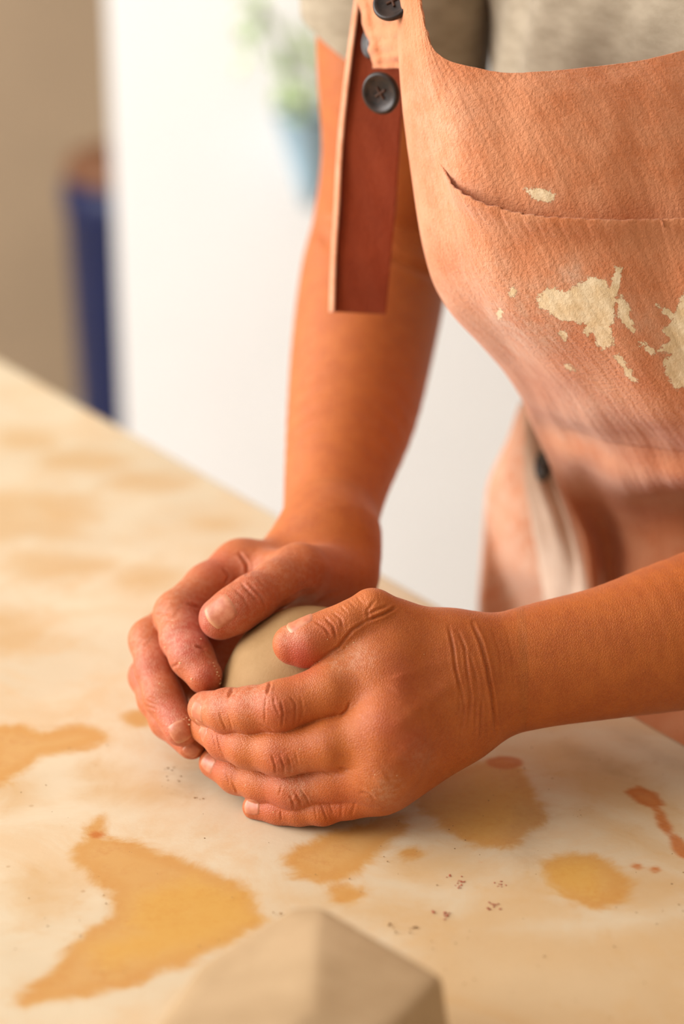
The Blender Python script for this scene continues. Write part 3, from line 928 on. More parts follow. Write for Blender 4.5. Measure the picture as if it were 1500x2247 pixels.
for limb, px, py, dd, ln, wd, nm, axd, dv in (
    (L, 431, 1562, (-50, -4), .0100, .0100, 'fingernail', None, None), (L, 446, 1606, (-45, -26), .0085, .0085, 'fingernail', None, None),
    (L, 456, 1674, (-50, -28), .0100, .0090, 'fingernail', None, None), (L, 552, 1771, (-60, -4), .0090, .0076, 'fingernail', None, None),
    (L, 654, 1409, (-60, 14), .0135, .0125, 'thumbnail', .967, UPV * .93 - FWD * .30 + RGT * .05), (R, 482, 1340, (-62, 42), .0150, .0145, 'thumbnail', None, None),
    (R, 393, 1607, (34, 66), .0105, .0100, 'fingernail', None, None), (R, 420, 1648, (50, 46), .0080, .0075, 'fingernail', None, None)):
    pts, fc, fr_ = nail(limb, px, py, dd, ln, wd, axd, dv)
    np_mesh(nm, pts, fc, M['nail'], person, True, {'free': fr_})

def skin_specks(spots):
    """tiny dry crumbs of clay stuck to the skin"""
    bm = bmesh.new()
    for limb, px, py, r in spots:
        ray = P(px, py, 1.0) - EYE; ray /= np.linalg.norm(ray); t = 0.85
        for _ in range(120):
            dd = limb((EYE + ray * t)[None])[0]; t += dd * 0.7
            if abs(dd) < 1e-5: break
        if abs(dd) > 1e-3: continue
        c = EYE + ray * t
        m = Matrix.Translation(Vector(c)) @ Matrix.Rotation(random.uniform(0, 3), 4, 'X') @ Matrix.Diagonal((1, random.uniform(.5, .9), random.uniform(.4, .8), 1))
        bmesh.ops.create_icosphere(bm, subdivisions=1, radius=r, matrix=m)
    o = bm_obj('dry_clay_specks', bm, M['pale_crumb'], person)
    o['kind'] = 'stuff'
sp = []
for x, y in ((485,1650),(506,1711),(513,1734),(657,1644),(608,1720),(600,1726),(667,1781),(600,1782),(538,1724),(625,1697),(817,1734),(822,1700),(846,1700),(718,1403),(728,1465),(930,1436),(690,1457),(700,1452),(760,1418),(775,1410),(835,1715),(870,1702)):
    sp.append((L, x + random.uniform(-1, 1), y, random.uniform(.00022, .00042)))
for x, y in ((471,1462),(474,1468),(477,1475),(480,1483),(483,1490),(484,1498),(468,1455),(475,1480),(482,1500),(372,1354),(376,1362),(380,1372),(440,1402),(350,1500),(410,1575),(416,1580),(420,1585),(414,1590),(405,1578),(362,1420),(395,1455),(420,1490),(340,1560)):
    sp.append((R, x + random.uniform(-1, 1), y, random.uniform(.0003, .0007)))
skin_specks(sp)

# hair cap
def hair_field(p):
    f = prim_eval(p, seg(None, HC - UPZ * .005 - FACE * .03, HC + UPZ * .04 - FACE * .02, .088, .095))
    f = smin(f, prim_eval(p, seg(None, HC - FACE * .10 - UPZ * .02, HC - FACE * .12 - UPZ * .05, .035, .030)), .03)
    cut = -(((p - HC) @ FACE) * 0.8 - ((p - HC) @ UPZ) * 0.75 - 0.018)
    return np.maximum(f, -cut)
V, Fc = mesh_field(hair_field, HC - .2, HC + .2, 0.005)
np_mesh('hair', V, Fc, M['hair'], person)['label'] = 'dark hair tied back'

# ------------------------------------------------------------------ lofted cloth
def loft(rows, nu, nv):
    G = np.array([[P(*c) for c in r] for r in rows])
    G = cr(G, nv, 0)
    return cr(G, nu, 1)

def grid_normals(G):
    du = np.gradient(G, axis=1); dv = np.gradient(G, axis=0)
    n = np.cross(du, dv)
    n /= np.maximum(np.linalg.norm(n, axis=-1), 1e-12)[..., None]
    if ((n.reshape(-1, 3) * (G.reshape(-1, 3) - EYE)).sum(1)).mean() > 0: n = -n
    return n

def wobble(shape, seed, scales):
    """smooth random field on a grid: sum of random plane waves"""
    r = np.random.default_rng(seed)
    y, x = np.meshgrid(np.linspace(0, 1, shape[0]), np.linspace(0, 1, shape[1]), indexing='ij')
    out = np.zeros(shape)
    for fx, fy, amp in scales:
        for _ in range(5):
            a, b = r.normal(0, fx), r.normal(0, fy)
            out += amp / 2.2 * np.sin(2 * math.pi * (a * x + b * y) + r.uniform(0, 6.28))
    return out

def sheet(name, G, mat, parent, thick=0.0012, attrs=None):
    nv, nu = G.shape[:2]
    idx = np.arange(nv * nu).reshape(nv, nu)
    fc = np.stack([idx[:-1, :-1], idx[:-1, 1:], idx[1:, 1:], idx[1:, :-1]], -1).reshape(-1, 4)
    n = grid_normals(G)
    V = G.reshape(-1, 3); Nn = n.reshape(-1, 3)
    V2 = V - Nn * thick
    m = len(V)
    loop = np.concatenate([idx[0, :-1], idx[:-1, -1], idx[-1, :0:-1], idx[:0:-1, 0]])
    side = np.stack([loop, np.roll(loop, -1), np.roll(loop, -1) + m, loop + m], -1)
    test = np.cross(V[fc[0, 1]] - V[fc[0, 0]], V[fc[0, 2]] - V[fc[0, 0]]) @ Nn[fc[0, 0]]
    F2 = fc[:, ::-1] + m
    allf = np.concatenate([fc, F2, side[:, ::-1]])
    if test < 0: allf = allf[:, ::-1]
    at = {k: np.concatenate([v.reshape(-1), v.reshape(-1)]) for k, v in (attrs or {}).items()}
    return np_mesh(name, np.concatenate([V, V2]), allf, mat, parent, True, at)

ROWS = [  # bib and waist of the apron, columns run from the hidden far side to the person's left
 [(892,-60,1.035),(873,-60,1.005),(908,-60,.985),(948,104,.976),(1060,152,.969),(1180,160,.966),(1350,137,.968),(1500,108,.974),(1800,40,1.00)],
 [(905,110,1.045),(875,110,1.010),(915,110,.985),(965,170,.974),(1075,200,.966),(1195,210,.962),(1365,195,.963),(1515,175,.969),(1810,130,1.00)],
 [(922,240,1.055),(883,235,1.015),(930,235,.987),(985,260,.972),(1095,280,.963),(1215,290,.959),(1380,285,.959),(1530,270,.965),(1820,240,1.00)],
 [(945,350,1.065),(899,340,1.020),(946,340,.990),(1008,350,.973),(1115,370,.963),(1235,385,.958),(1400,390,.958),(1545,385,.963),(1830,360,1.00)],
 [(978,540,1.085),(935,540,1.032),(982,540,.999),(1050,545,.979),(1160,555,.968),(1280,560,.962),(1435,565,.961),(1565,560,.965),(1840,540,1.00)],
 [(1030,660,1.105),(980,655,1.047),(1032,660,1.012),(1102,672,.990),(1212,685,.977),(1325,692,.970),(1465,700,.967),(1585,700,.970),(1850,700,1.00)],
 [(1110,755,1.130),(1062,750,1.070),(1112,755,1.034),(1180,770,1.008),(1280,785,.992),(1380,798,.983),(1505,808,.978),(1605,810,.979),(1850,810,1.00)],
 [(1190,850,1.165),(1136,845,1.108),(1184,850,1.068),(1250,868,1.038),(1342,888,1.016),(1435,905,1.004),(1545,918,.996),(1630,920,.995),(1860,920,1.01)],
 [(1225,945,1.190),(1172,930,1.150),(1222,938,1.115),(1288,955,1.088),(1374,975,1.064),(1462,990,1.050),(1560,1000,1.040),(1640,1000,1.037),(1860,1000,1.04)],
 [(1262,1045,1.215),(1206,1020,1.170),(1258,1030,1.138),(1324,1042,1.112),(1406,1056,1.092),(1486,1065,1.078),(1580,1070,1.066),(1650,1070,1.062),(1860,1070,1.06)],
 [(1290,1125,1.230),(1252,1110,1.200),(1300,1112,1.180),(1356,1116,1.162),(1430,1112,1.150),(1504,1108,1.140),(1590,1105,1.130),(1660,1105,1.125),(1860,1105,1.11)],
 [(1315,1220,1.245),(1288,1210,1.215),(1328,1212,1.190),(1380,1216,1.172),(1446,1216,1.158),(1516,1216,1.146),(1600,1216,1.135),(1670,1216,1.130),(1870,1216,1.12)],
 [(1325,1400,1.26),(1300,1400,1.23),(1340,1400,1.200),(1390,1400,1.182),(1456,1400,1.168),(1526,1400,1.156),(1610,1400,1.145),(1680,1400,1.140),(1880,1400,1.13)],
 [(1330,1700,1.28),(1305,1700,1.25),(1345,1700,1.215),(1395,1700,1.20),(1460,1700,1.186),(1530,1700,1.174),(1615,1700,1.163),(1685,1700,1.158),(1880,1700,1.15)],
 [(1335,2300,1.31),(1310,2300,1.28),(1350,2300,1.245),(1400,2300,1.23),(1465,2300,1.216),(1535,2300,1.20),(1620,2300,1.193),(1690,2300,1.188),(1880,2300,1.18)],
]
for ri_, dd_ in ((10, .030), (11, .045), (12, .04), (13, .03)):      # the waist lies deeper than the sagging bib
    ROWS[ri_] = [(x, y, d + (dd_ if ci > 1 else 0.0)) for ci, (x, y, d) in enumerate(ROWS[ri_])]
NU, NV = 340, 450
GA = loft(ROWS, NU, NV)
NA = grid_normals(GA)
vv = np.linspace(0, 1, NV)[:, None]
fold = wobble((NV, NU), 3, ((1.2, 1.0, 0.0012), (4, 4, 0.0004), (14, 16, 0.00012)))
# crumpled zone where the bib sags over the waist
sag = np.exp(-((vv - 0.58) / 0.09) ** 2)
fold = fold + sag * wobble((NV, NU), 5, ((2.5, 6, 0.0016), (6, 14, 0.0006)))
GA = GA + NA * fold[..., None]
PA = project(GA.reshape(-1, 3)).reshape(NV, NU, 3)

CLAY = [
 [(1176,652),(1198,632),(1240,640),(1290,612),(1318,610),(1338,630),(1345,600),(1352,584),(1366,586),(1358,620),(1352,650),(1346,690),(1338,720),(1348,752),(1322,768),(1304,748),(1300,720),(1272,708),(1236,704),(1204,684),(1180,676)],
 [(1352,660),(1362,650),(1376,662),(1384,700),(1390,728),(1376,722),(1362,700)],
 [(1440,668),(1462,680),(1480,690),(1500,640),(1520,640),(1520,860),(1480,850),(1462,822),(1450,796),(1470,776),(1446,770),(1472,748),(1454,724),(1478,700),(1458,690)],
 [(1348,780),(1358,778),(1396,836),(1386,840)], [(1400,748),(1412,752),(1436,776),(1424,776)], [(1150,416),(1180,414),(1216,428),(1206,446),(1176,440)],
 ell(1124,644,7,9), ell(1095,690,6,10), ell(1234,736,6,12,rot=-.5), ell(1252,809,12,5,rot=.4), ell(1292,724,9,9),
]
FILM_AND_LIGHT = [(960,280,120,.45), (985,430,90,.35), (1060,640,110,.4), (1300,640,90,.5), (1400,700,70,.4), (930,180,60,.3), (1240,615,60,.7), (1180,660,50,.5), (1110,650,40,.5), (1090,690,40,.5), (1140,760,60,.55), (1210,735,60,.5), (1200,430,40,.35), (1470,760,70,.4), (1060,560,90,.22), (960,520,60,.25), (1120,720,90,.35), (980,640,40,.3), (1300,870,120,.3), (1250,950,100,.3)]  # clay film; the left-hand spots also paint the lit side paler
def clay_attr(pr):
    flat = pr.reshape(-1, 3)[:, :2]
    val = np.full(len(flat), -1.0)
    m = (flat[:, 0] > 1040) & (flat[:, 0] < 1560) & (flat[:, 1] > 380) & (flat[:, 1] < 900)
    for pl in CLAY:
        s = poly_sd(flat[m], np.array(pl, float)) / 22.0
        val[m] = np.maximum(val[m], np.clip(s + 0.5, -1, 1.6))
    film_and_light = np.zeros(len(flat))
    for x, y, r, s in FILM_AND_LIGHT: film_and_light += s * np.exp(-((flat[:, 0] - x) ** 2 + (flat[:, 1] - y) ** 2) / (0.6 * r * r))
    return val, np.clip(film_and_light, 0, 0.8)
ca, fi = clay_attr(PA)
apron = sheet('apron', GA, M['apron'], person, 0.0014, {'clay': ca.reshape(NV, NU), 'film_and_light': fi.reshape(NV, NU)})
apron['label'] = 'rust cotton apron smeared with dried clay'

# pocket: follows the bib, its top edge gapes a little
SX = np.array([930, 955, 975, 1000, 1040, 1080, 1130, 1200, 1280, 1350, 1430, 1500, 1600, 1900], float)
SY = np.array([318, 345, 372, 400, 424, 446, 462, 474, 480, 484, 483, 480, 474, 450], float)
def pocket():
    u0 = np.argmin(np.abs(PA[int(NV * 0.2107), :, 0] - 958) + (np.arange(NU) < 40) * 999); cols = np.arange(u0, NU - 20)
    n = 190; out = np.zeros((n, len(cols), 3))
    vend = int(NV * 0.575)
    nrm = grid_normals(GA)
    for j, c in enumerate(cols):
        x, y = PA[:vend, c, 0], PA[:vend, c, 1]
        s = y - np.interp(x, SX, SY)
        i0 = np.argmax(s > 0); fr = i0 - (s[i0] / (s[i0] - s[i0 - 1]) if i0 > 0 else 0)
        t = np.linspace(fr, vend - 1, n)
        a = np.floor(t).astype(int); a = np.minimum(a, NV - 2); w = (t - a)[:, None]
        g = GA[a, c] * (1 - w) + GA[a + 1, c] * w
        nn = nrm[a, c] * (1 - w) + nrm[a + 1, c] * w
        k = np.linspace(0, 1, n)[:, None]
        ed = min(1.0, j / 45.0) ** 1.2
        gape = (0.0020 + 0.0065 * np.exp(-(k / 0.05) ** 2)) * ed * (1 - np.clip((k - 0.9) / 0.1, 0, 1)) + 0.0002
        out[:, j] = g + nn * gape
    return out
GP = pocket()
pc, pf = clay_attr(project(GP.reshape(-1, 3)).reshape(GP.shape[0], GP.shape[1], 3))
sheet('pocket', GP, M['apron'], apron, 0.0012, {'clay': pc.reshape(GP.shape[:2]), 'film_and_light': pf.reshape(GP.shape[:2])})

# hanging strap end, folded; a separate paler strip paints its lit edge
def strip(name, lft, rgt, mat, parent, nu=40, nv=160, seed=1, amp=0.0003, fold_l=0.010):
    rows = []
    for (a, b) in zip(lft, rgt):
        m1 = tuple(np.array(a) * .67 + np.array(b) * .33); m2 = tuple(np.array(a) * .33 + np.array(b) * .67)
        back = (a[0] - 24, a[1], a[2] + fold_l)
        rows.append([back, (a[0] - 14, a[1], a[2] + 0.003), a, m1, m2, b])
    G = loft(rows, nu, nv)
    G = G + grid_normals(G) * wobble((nv, nu), seed, ((1.2, 3, amp),))[..., None]
    return sheet(name, G, mat, parent, 0.0014)
strip('strap', [(812,-80,1.055),(800,10,1.062),(778,180,1.072),(764,320,1.080),(757,450,1.086),(750,560,1.090),(746,685,1.096)],
      [(880,-80,1.045),(888,10,1.052),(884,180,1.064),(876,320,1.074),(868,450,1.082),(858,560,1.088),(846,690,1.096)], M['strap'], apron, seed=2)
LIT_EDGE = [(812,-80,1.055),(800,10,1.062),(778,180,1.072),(764,320,1.080),(757,450,1.086),(750,560,1.090),(746,685,1.096)]  # lit edge of the strap, painted as a narrow strip of paler cloth
sheet('strap_lit_edge', loft([[(x - 25, y, d + .006), (x - 21, y, d + .001), (x - 17, y, d - .0020), (x - 12, y, d - .0022)] for x, y, d in LIT_EDGE], 14, 120), M['apron'], apron, 0.0012,
      {'clay': np.full((120, 14), -1.0), 'film_and_light': np.full((120, 14), 0.5)})
strip('strap', [(800,-80,1.035),(808,-10,1.035),(822,60,1.034),(834,110,1.034),(842,150,1.036)],
      [(866,-80,1.015),(872,-10,1.012),(878,60,1.012),(884,110,1.016),(886,150,1.022)], M['apron'], apron, seed=8, nv=60, amp=0.0005)

def button(px, py, d, r, nrm):
    z = Vector(nrm).normalized()
    q = z.to_track_quat('Z', 'Y').to_matrix()
    bm = bmesh.new()
    prof = [(0.0001, -.0016), (r * .8, -.0018), (r * .97, -.0006), (r, .0006), (r * .95, .0016), (r * .84, .0020), (r * .74, .0013), (r * .55, .0007), (0.0001, .0006)]
    add_lathe(bm, prof, 36, P(px, py, d), q)
    b = bm_obj('button', bm, M['button'], apron, True)
    bm = bmesh.new()
    for a in (0.6, 2.17):
        c = math.cos(a) * r * .24; s = math.sin(a) * r * .24
        m = Matrix.Translation(Vector(P(px, py, d)) + q @ Vector((0, 0, .0010))) @ q.to_4x4()
        r2 = bmesh.ops.create_cone(bm, cap_ends=True, segments=8, radius1=.0006, radius2=.0006, depth=r * .62,
                                   matrix=m @ Matrix.Rotation(a, 4, 'Z') @ Matrix.Rotation(math.pi / 2, 4, 'Y'))
    bm_obj('button_thread', bm, M['thread'], b)
tocam = -FWD
button(862, 4, .998, .0100, tocam * .8 - RGT * .35 + UPV * .25)
button(836, 204, 1.034, .0104, tocam * .75 - RGT * .5 - UPV * .35)
button(818, 92, 1.055, .0085, tocam * .5 - RGT * .8)

# ------------------------------------------------------------------ t-shirt, trousers
def shirt_field(p):
    f = None
    for pr in (seg(None, b3(-.03, -.05, T - .02), b3(-.03, .05, T - .02), .142, .142, (FACE, 1.25)),
               seg(None, b3(-.03, -.04, T + .05), b3(0, -.03, T + .28), .135, .143, flb),
               seg(None, b3(-.03, .04, T + .05), b3(0, .03, T + .28), .135, .143, flb),
               seg(None, b3(0, -.06, T + .28), b3(.01, -.09, T + .39), .110, .078, (FACE, 1.2)),
               seg(None, b3(0, .06, T + .28), b3(.01, .09, T + .39), .110, .078, (FACE, 1.2)),
               seg(None, b3(.01, -.06, T + .40), RSH, .062, .064), seg(None, b3(.01, .06, T + .40), LSH, .062, .064)):
        d = prim_eval(p, pr)
        f = d if f is None else smin(f, d, .05)
    for S_, E_, fr, r0, r1 in ((RSH, P(885, -150, 1.18), .55, .062, .056), (LSH, LEL, .45, .062, .055)):
        E2 = S_ + (E_ - S_) * fr
        ax = (E_ - S_) / np.linalg.norm(E_ - S_)
        s = np.maximum(prim_eval(p, seg(None, S_, E2, r0, r1)), (p - E2) @ ax)
        f = smin(f, s, .02)
    f = np.maximum(f, -(p[:, 2] - (T - .09)))
    # neck opening
    f = np.maximum(f, -prim_eval(p, seg(None, b3(.03, 0, T + .41), b3(.10, 0, T + .60), .072, .08)))
    # soft vertical folds
    s_ = (p - CH) @ SIDE
    f = f + 0.0035 * np.sin(s_ * 70 + (p[:, 2] - T) * 9) * np.clip((p[:, 2] - T) * 4, 0, 1) + 0.0016 * np.sin(s_ * 160 - p[:, 2] * 30)
    return f
lo, hi = bounds(np.vstack([b3(0, 0, T - .1), b3(0, 0, T + .45), LSH, RSH, LSH + (LEL - LSH) * .5, P(856, 232, 1.212)]), 0.16)
V, Fc = mesh_field(shirt_field, lo, hi, 0.003, slack=2.4)
shirt = np_mesh('t_shirt', V, Fc, M['shirt'], person)
shirt['label'] = 'oatmeal grey short-sleeved t-shirt'
def sleeve():
    """open sleeve end round the far upper arm, its hem cut on the slant"""
    cs = cr(np.array([P(905, -450, 1.16), P(885, -150, 1.18), P(868, 40, 1.195), P(866, 170, 1.206), P(866, 330, 1.222)]), 80, 0)
    ln = np.concatenate([[0], np.cumsum(np.linalg.norm(np.diff(cs, axis=0), axis=1))])
    at = lambda d: np.array([np.interp(d, ln, cs[:, k]) for k in range(3)])
    d0 = ln[np.argmin(np.abs(project(cs)[:, 1] - 172))]
    n, m = 72, 40
    rows = []
    for j in range(m):
        row = []
        for i in range(n + 1):
            th = 2 * math.pi * i / n
            dend = d0 + 0.034 * math.cos(th)
            d = 0.03 + (dend - 0.03) * j / (m - 1)
            c = at(d); ax = at(d + .004) - at(d - .004); ax /= np.linalg.norm(ax)
            e1 = RGT - ax * (RGT @ ax); e1 /= np.linalg.norm(e1); e2 = np.cross(ax, e1)
            r = 0.058 - 0.008 * min(1, d / d0) + 0.0012 * math.sin(3 * th + 9 * d / d0) + (0.0006 if j >= m - 5 else 0)
            row.append(c + e1 * r * math.cos(th) + e2 * r * math.sin(th))
        rows.append(row)
    return np.array(rows)
GSL = sleeve()
sheet('sleeve', GSL, M['shirt'], shirt, 0.0016)
def trouser_field(p):
    f = prim_eval(p, seg(None, b3(-.06, -.07, T - .07), b3(-.06, .07, T - .07), .132, .132))
    for s in (-1, 1):
        f = smin(f, prim_eval(p, seg(None, b3(-.06, s * .085, T - .10), b3(-.05, s * .095, .44), .098, .076)), .02)
        f = smin(f, prim_eval(p, seg(None, b3(-.05, s * .095, .44), b3(-.09, s * .10, .07), .074, .062)), .02)
    return np.maximum(f, np.maximum(-(p[:, 2] - .06), p[:, 2] - (T - .02)))
lo, hi = bounds(np.vstack([b3(-.06, -.1, T), b3(-.06, .1, .05)]), 0.17); lo[2] = 0.0
V, Fc = mesh_field(trouser_field, lo, hi, 0.008)
np_mesh('trousers', V, Fc, M['trousers'], person)['label'] = 'dark brown trousers'
for s in (-1, 1):
    sa = b3(-.11, s * .10, .045); sb = b3(.09, s * .118, .03)
    f = lambda p: np.maximum(smin(prim_eval(p, seg(None, sa, sb, .046, .038)), prim_eval(p, seg(None, sa, sa + UPZ * .04, .044, .05)), .02), -p[:, 2] + .001)
    lo, hi = bounds(np.vstack([sa, sb]), .1); lo[2] = -.01
    V, Fc = mesh_field(f, lo, hi, 0.006)
    np_mesh('shoe', V, Fc, M['shoe'], person)

# skirt of the apron and the shirt tail at the far hip, seen between the arms
SK = [
 [(1150,880,1.30),(1140,885,1.275),(1150,890,1.262),(1168,900,1.250),(1190,905,1.235),(1215,905,1.225)],
 [(1125,960,1.315),(1112,965,1.285),(1128,968,1.268),(1152,975,1.252),(1185,985,1.240),(1230,990,1.230)],
 [(1086,1050,1.335),(1072,1055,1.305),(1098,1058,1.272),(1140,1065,1.252),(1185,1080,1.240),(1265,1090,1.240)],
 [(1076,1130,1.345),(1062,1130,1.312),(1082,1135,1.300),(1132,1150,1.256),(1205,1165,1.240),(1300,1180,1.245)],
 [(1070,1230,1.355),(1056,1230,1.318),(1100,1240,1.312),(1160,1250,1.262),(1230,1260,1.244),(1320,1270,1.25)],
 [(1066,1340,1.365),(1050,1340,1.325),(1130,1345,1.325),(1200,1350,1.272),(1260,1350,1.25),(1330,1350,1.255)],
 [(1064,1600,1.39),(1048,1600,1.35),(1150,1600,1.345),(1230,1600,1.29),(1280,1600,1.27),(1340,1600,1.275)],
 [(1064,2100,1.42),(1048,2100,1.38),(1150,2100,1.375),(1230,2100,1.32),(1280,2100,1.30),(1340,2100,1.305)],
]
GS = loft(SK, 120, 160)
z0 = np.full(GS.shape[:2], -1.0); z1 = np.full(GS.shape[:2], 1.0)
sheet('skirt_panel', GS, M['apron'], apron, 0.0014, {'clay': z0, 'film_and_light': z1})  # backlit paleness painted over the whole panel
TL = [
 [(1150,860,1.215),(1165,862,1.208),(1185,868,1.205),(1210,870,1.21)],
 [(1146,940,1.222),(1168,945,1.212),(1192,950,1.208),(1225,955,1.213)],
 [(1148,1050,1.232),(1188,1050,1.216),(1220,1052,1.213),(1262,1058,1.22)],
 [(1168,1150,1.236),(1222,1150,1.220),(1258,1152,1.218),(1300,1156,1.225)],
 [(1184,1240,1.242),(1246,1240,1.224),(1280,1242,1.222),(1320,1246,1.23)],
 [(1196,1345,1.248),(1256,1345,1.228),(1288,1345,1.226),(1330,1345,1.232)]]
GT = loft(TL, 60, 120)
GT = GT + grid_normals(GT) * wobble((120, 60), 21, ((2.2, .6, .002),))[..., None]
sheet('shirt_tail', GT, M['tail'], person, 0.0012)['label'] = 'shirt tail hanging at the hip, window light painted in as pale beige'
button(1192, 1024, 1.205, .0085, tocam * .35 - RGT * .9)

# ================================================================== clay
def ball():
    r = .0428; c = P(682, 1528, (H - .0415) / (SP + (1522 - CY) / F * CP))
    bm = bmesh.new(); bmesh.ops.create_icosphere(bm, subdivisions=6, radius=r)
    for v in bm.verts:
        n = v.co.normalized()
        k = 1 + 0.010 * math.sin(n.x * 4.1 + 1) * math.sin(n.y * 3.7 + n.z * 3) + 0.006 * math.sin(n.z * 9 + n.x * 6)
        v.co = n * r * k
        v.co.z *= 0.985
        if v.co.z < -0.0402: v.co.z = -0.0402 + (v.co.z + 0.0402) * 0.05
        v.co += Vector(c)
    low = min(v.co.z for v in bm.verts)
    for v in bm.verts: v.co.z += T + 0.0007 - low
    o = bm_obj('clay_ball', bm, M['clay'], None, True)
    tag(o, 'smooth round ball of damp tan clay held between the two hands', 'clay')
ball()

def block():
    """cut lump of clay: sloping faces meeting in a far corner"""
    def at(px, py, h): return Vector(on_plane_z(px, py, T + h))
    bm = bmesh.new()
    top = [at(640, 1990, .052), at(705, 1988, .055), at(972, 2142, .056), at(850, 2262, .062), at(560, 2330, .066), at(330, 2260, .056), at(440, 2112, .051)]
    cen = sum(top, Vector()) / len(top)
    bot = []
    for v in top:
        d = Vector((v.x - cen.x, v.y - cen.y, 0))
        bot.append(Vector((v.x, v.y, T + 0.0012)) + d * 0.02)
    # the near side runs on towards the camera
    bot[2] += Vector((.006, 0, 0)); bot[3] += Vector((.02, -.012, 0)); bot[4] += Vector((0, -.02, 0)); bot[5] += Vector((-.012, -.01, 0))
    tv = [bm.verts.new(v) for v in top]; bv = [bm.verts.new(v) for v in bot]
    ridge = bm.verts.new(at(694, 2085, .062))
    mid = bm.verts.new(at(690, 2210, .066))
    bm.faces.new((tv[0], tv[1], ridge)); bm.faces.new((tv[1], tv[2], ridge)); bm.faces.new((tv[2], tv[3], mid, ridge))
    bm.faces.new((tv[3], tv[4], mid)); bm.faces.new((tv[4], tv[5], mid)); bm.faces.new((tv[5], tv[6], ridge, mid)); bm.faces.new((tv[6], tv[0], ridge))
    n = len(top)
    for i in range(n):
        j = (i + 1) % n
        bm.faces.new((tv[j], tv[i], bv[i], bv[j]))
    bm.faces.new(bv)
    bmesh.ops.recalc_face_normals(bm, faces=bm.faces)
    bmesh.ops.bevel(bm, geom=list(bm.edges), offset=.0022, segments=3, affect='EDGES', profile=.5)
    bmesh.ops.triangulate(bm, faces=bm.faces)
    bmesh.ops.subdivide_edges(bm, edges=[e for e in bm.edges if e.calc_length() > .01], cuts=5, use_grid_fill=True)
    o = bm_obj('clay_block', bm, M['clay_block'], None, False)
    for p in o.data.polygons: p.use_smooth = True
    o.data.set_sharp_from_angle(angle=math.radians(35))
    tag(o, 'wedge-cut block of pale clay with flat sliced faces lying on the stained cover', 'clay')
block()

# flecks of glaze and crumbs lying on the cover
def flecks(name, spots, mat, label, cat):
    bm = bmesh.new()
    for px, py, r in spots:
        c = on_plane_z(px, py, T)
        k = 6
        ring = [bm.verts.new((c[0] + r * random.uniform(.6, 1.2) * math.cos(6.283 * i / k), c[1] + r * random.uniform(.6, 1.2) * math.sin(6.283 * i / k), T + 0.0004)) for i in range(k)]
        tip = bm.verts.new((c[0], c[1], T + 0.0004 + r * .5))
        for i in range(k): bm.faces.new((ring[i], ring[(i + 1) % k], tip))
        bm.faces.new(ring[::-1])
    o = bm_obj(name, bm, mat)
    tag(o, label, cat, kind='stuff')
sp = []
for cx, cy, n, s in ((1010,1940,16,13), (1096,1943,9,10), (1078,1990,14,14), (978,2010,12,11), (950,2003,6,5), (983,1926,4,4)):
    for _ in range(n): sp.append((cx + random.gauss(0, s * .55), cy + random.gauss(0, s * .4), random.uniform(.0003, .0007)))
flecks('glaze_flecks', sp, M['fleck'], 'clusters of tiny red-brown flecks on the stained cover', 'flecks')
sp = []
for _ in range(150):
    sp.append((random.uniform(0, 1500), random.uniform(1560, 2200), random.uniform(.0002, .00055)))
for cx, cy in ((375,1688),(385,1715),(440,1750),(1270,1795),(860,2035),(900,2040),(610,2008)):
    for _ in range(4): sp.append((cx + random.gauss(0, 8), cy + random.gauss(0, 6), random.uniform(.0003, .0008)))
flecks('clay_crumbs', sp, M['crumb'], 'scattered tan crumbs of dry clay on the stained cover', 'crumbs')

# ================================================================== things at the back
def bin_():
    c = on_plane_y(150, 700, 3.15); x0 = c[0]; r = 0.135
    e = empty('storage_bin', (x0 + r, 3.15, 0.0))
    tag(e, 'tall dark blue bin with brown lid standing behind the white wall edge', 'bin')
    bm = bmesh.new()
    zt = on_plane_y(200, 432, 3.15 - r)[2]
    add_lathe(bm, [(0.001, 0.0), (r * .86, 0.0), (r * .88, .01), (r * .97, zt - .05), (r, zt - .045), (r, zt - .012), (r * .95, zt), (0.001, zt)], 40, (x0 + r, 3.15, 0))
    bm_obj('bin_body', bm, M['blue_plastic'], e, True)
    bm = bmesh.new()
    add_lathe(bm, [(0.001, zt + .001), (r * .93, zt + .001), (r * .96, zt + .012), (r * .9, zt + .03), (r * .5, zt + .046), (0.001, zt + .05)], 40, (x0 + r, 3.15, 0))
    bm_obj('lid', bm, M['brown_lid'], e, True)
bin_()

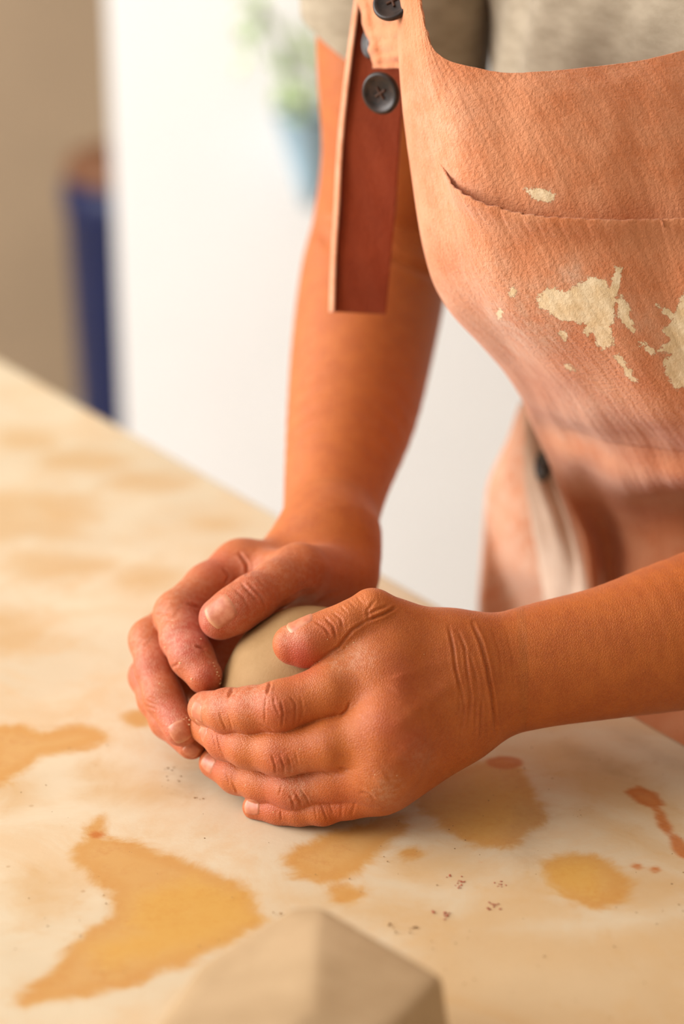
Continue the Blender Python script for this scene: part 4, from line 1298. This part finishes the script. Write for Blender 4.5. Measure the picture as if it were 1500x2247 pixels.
def planter():
    c = on_plane_y(682, 350, WY - .06)
    e = empty('wall_planter', (c[0], WY - .06, on_plane_y(682, 455, WY - .06)[2]))
    tag(e, 'small pale blue cone planter hung on the white wall', 'planter')
    zb = on_plane_y(682, 456, WY - .06)[2]; zt = on_plane_y(682, 256, WY - .06)[2]
    h = zt - zb
    bm = bmesh.new()
    rr = 0.044
    add_lathe(bm, [(.001, 0), (.010, .002), (.018, h * .25), (.030, h * .6), (rr, h), (rr + .003, h + .002), (rr - .003, h + .002), (rr - .005, h - .012), (.001, h - .012)], 32, (c[0], WY - .06, zb))
    bm_obj('pot', bm, M['pale_blue'], e, True)
    bm = bmesh.new(); add_box(bm, (c[0] - .008, WY - .026, zt - .03), (c[0] + .008, WY - .0005, zt - .015), .001)
    bm_obj('hook', bm, M['frame'], e)
    # trailing plant with its own stems and leaves
    pl = empty('potted_plant', (c[0], WY - .06, zt - .010))
    tag(pl, 'leafy green plant growing from the pale blue wall planter', 'plant')
    bm = bmesh.new()
    add_lathe(bm, [(.001, 0), (rr - .008, 0), (rr - .009, .004), (.001, .006)], 20, (c[0], WY - .06, zt - .010))
    bm_obj('soil', bm, M['soil'], pl, True)
    def leaf_mesh():
        me = bpy.data.meshes.new('leaf'); bm = bmesh.new()
        n = 7; rows = []
        for i in range(n):
            t = i / (n - 1); w = .34 * math.sin(math.pi * min(1, t * .95 + .05)) ** .8
            rows.append([bm.verts.new((-w, t, .06 * t - .25 * t * t)), bm.verts.new((0, t, -.05 - .25 * t * t)), bm.verts.new((w, t, .06 * t - .25 * t * t))])
        for a, b in zip(rows[:-1], rows[1:]):
            for k in (0, 1): bm.faces.new((a[k], a[k + 1], b[k + 1], b[k]))
        bm.to_mesh(me); bm.free()
        for p in me.polygons: p.use_smooth = True
        me.materials.append(M['leaf'])
        return me
    lm = leaf_mesh()
    stems = [[(682,262),(660,200),(600,120),(560,40),(552,80),(545,140)], [(682,262),(680,190),(650,120),(640,40)], [(690,262),(700,180),(720,100),(760,30)], [(682,262),(640,210),(630,170)],
             [(675,262),(600,60),(560,-10),(540,40)]]
    for k, st in enumerate(stems):
        pts = np.array([on_plane_y(x, y, WY - .06 - .004 * k) for x, y in st])
        pts[0, 2] = zt - .008
        dense = cr(pts, 24, 0)
        bm = bmesh.new(); prev = None
        for i, q in enumerate(dense):
            ring = [bm.verts.new((q[0] + .0014 * math.cos(a), q[1] + .0014 * math.sin(a), q[2])) for a in (0, 2.1, 4.2)]
            if prev:
                for j in range(3): bm.faces.new((prev[j], prev[(j + 1) % 3], ring[(j + 1) % 3], ring[j]))
            prev = ring
        bm_obj('stem', bm, M['stem'], pl)
        for i in range(6, 24, 3):
            o = bpy.data.objects.new('leaf', lm); COL.objects.link(o)
            q = dense[i]
            o.parent = pl
            s = random.uniform(.026, .04)
            o.location = Vector(q) - Vector(pl.location)
            o.rotation_euler = (random.uniform(-1.2, .3), random.uniform(-.6, .6), random.uniform(1.6, 4.7))
            o.scale = (s, s, s)
planter()
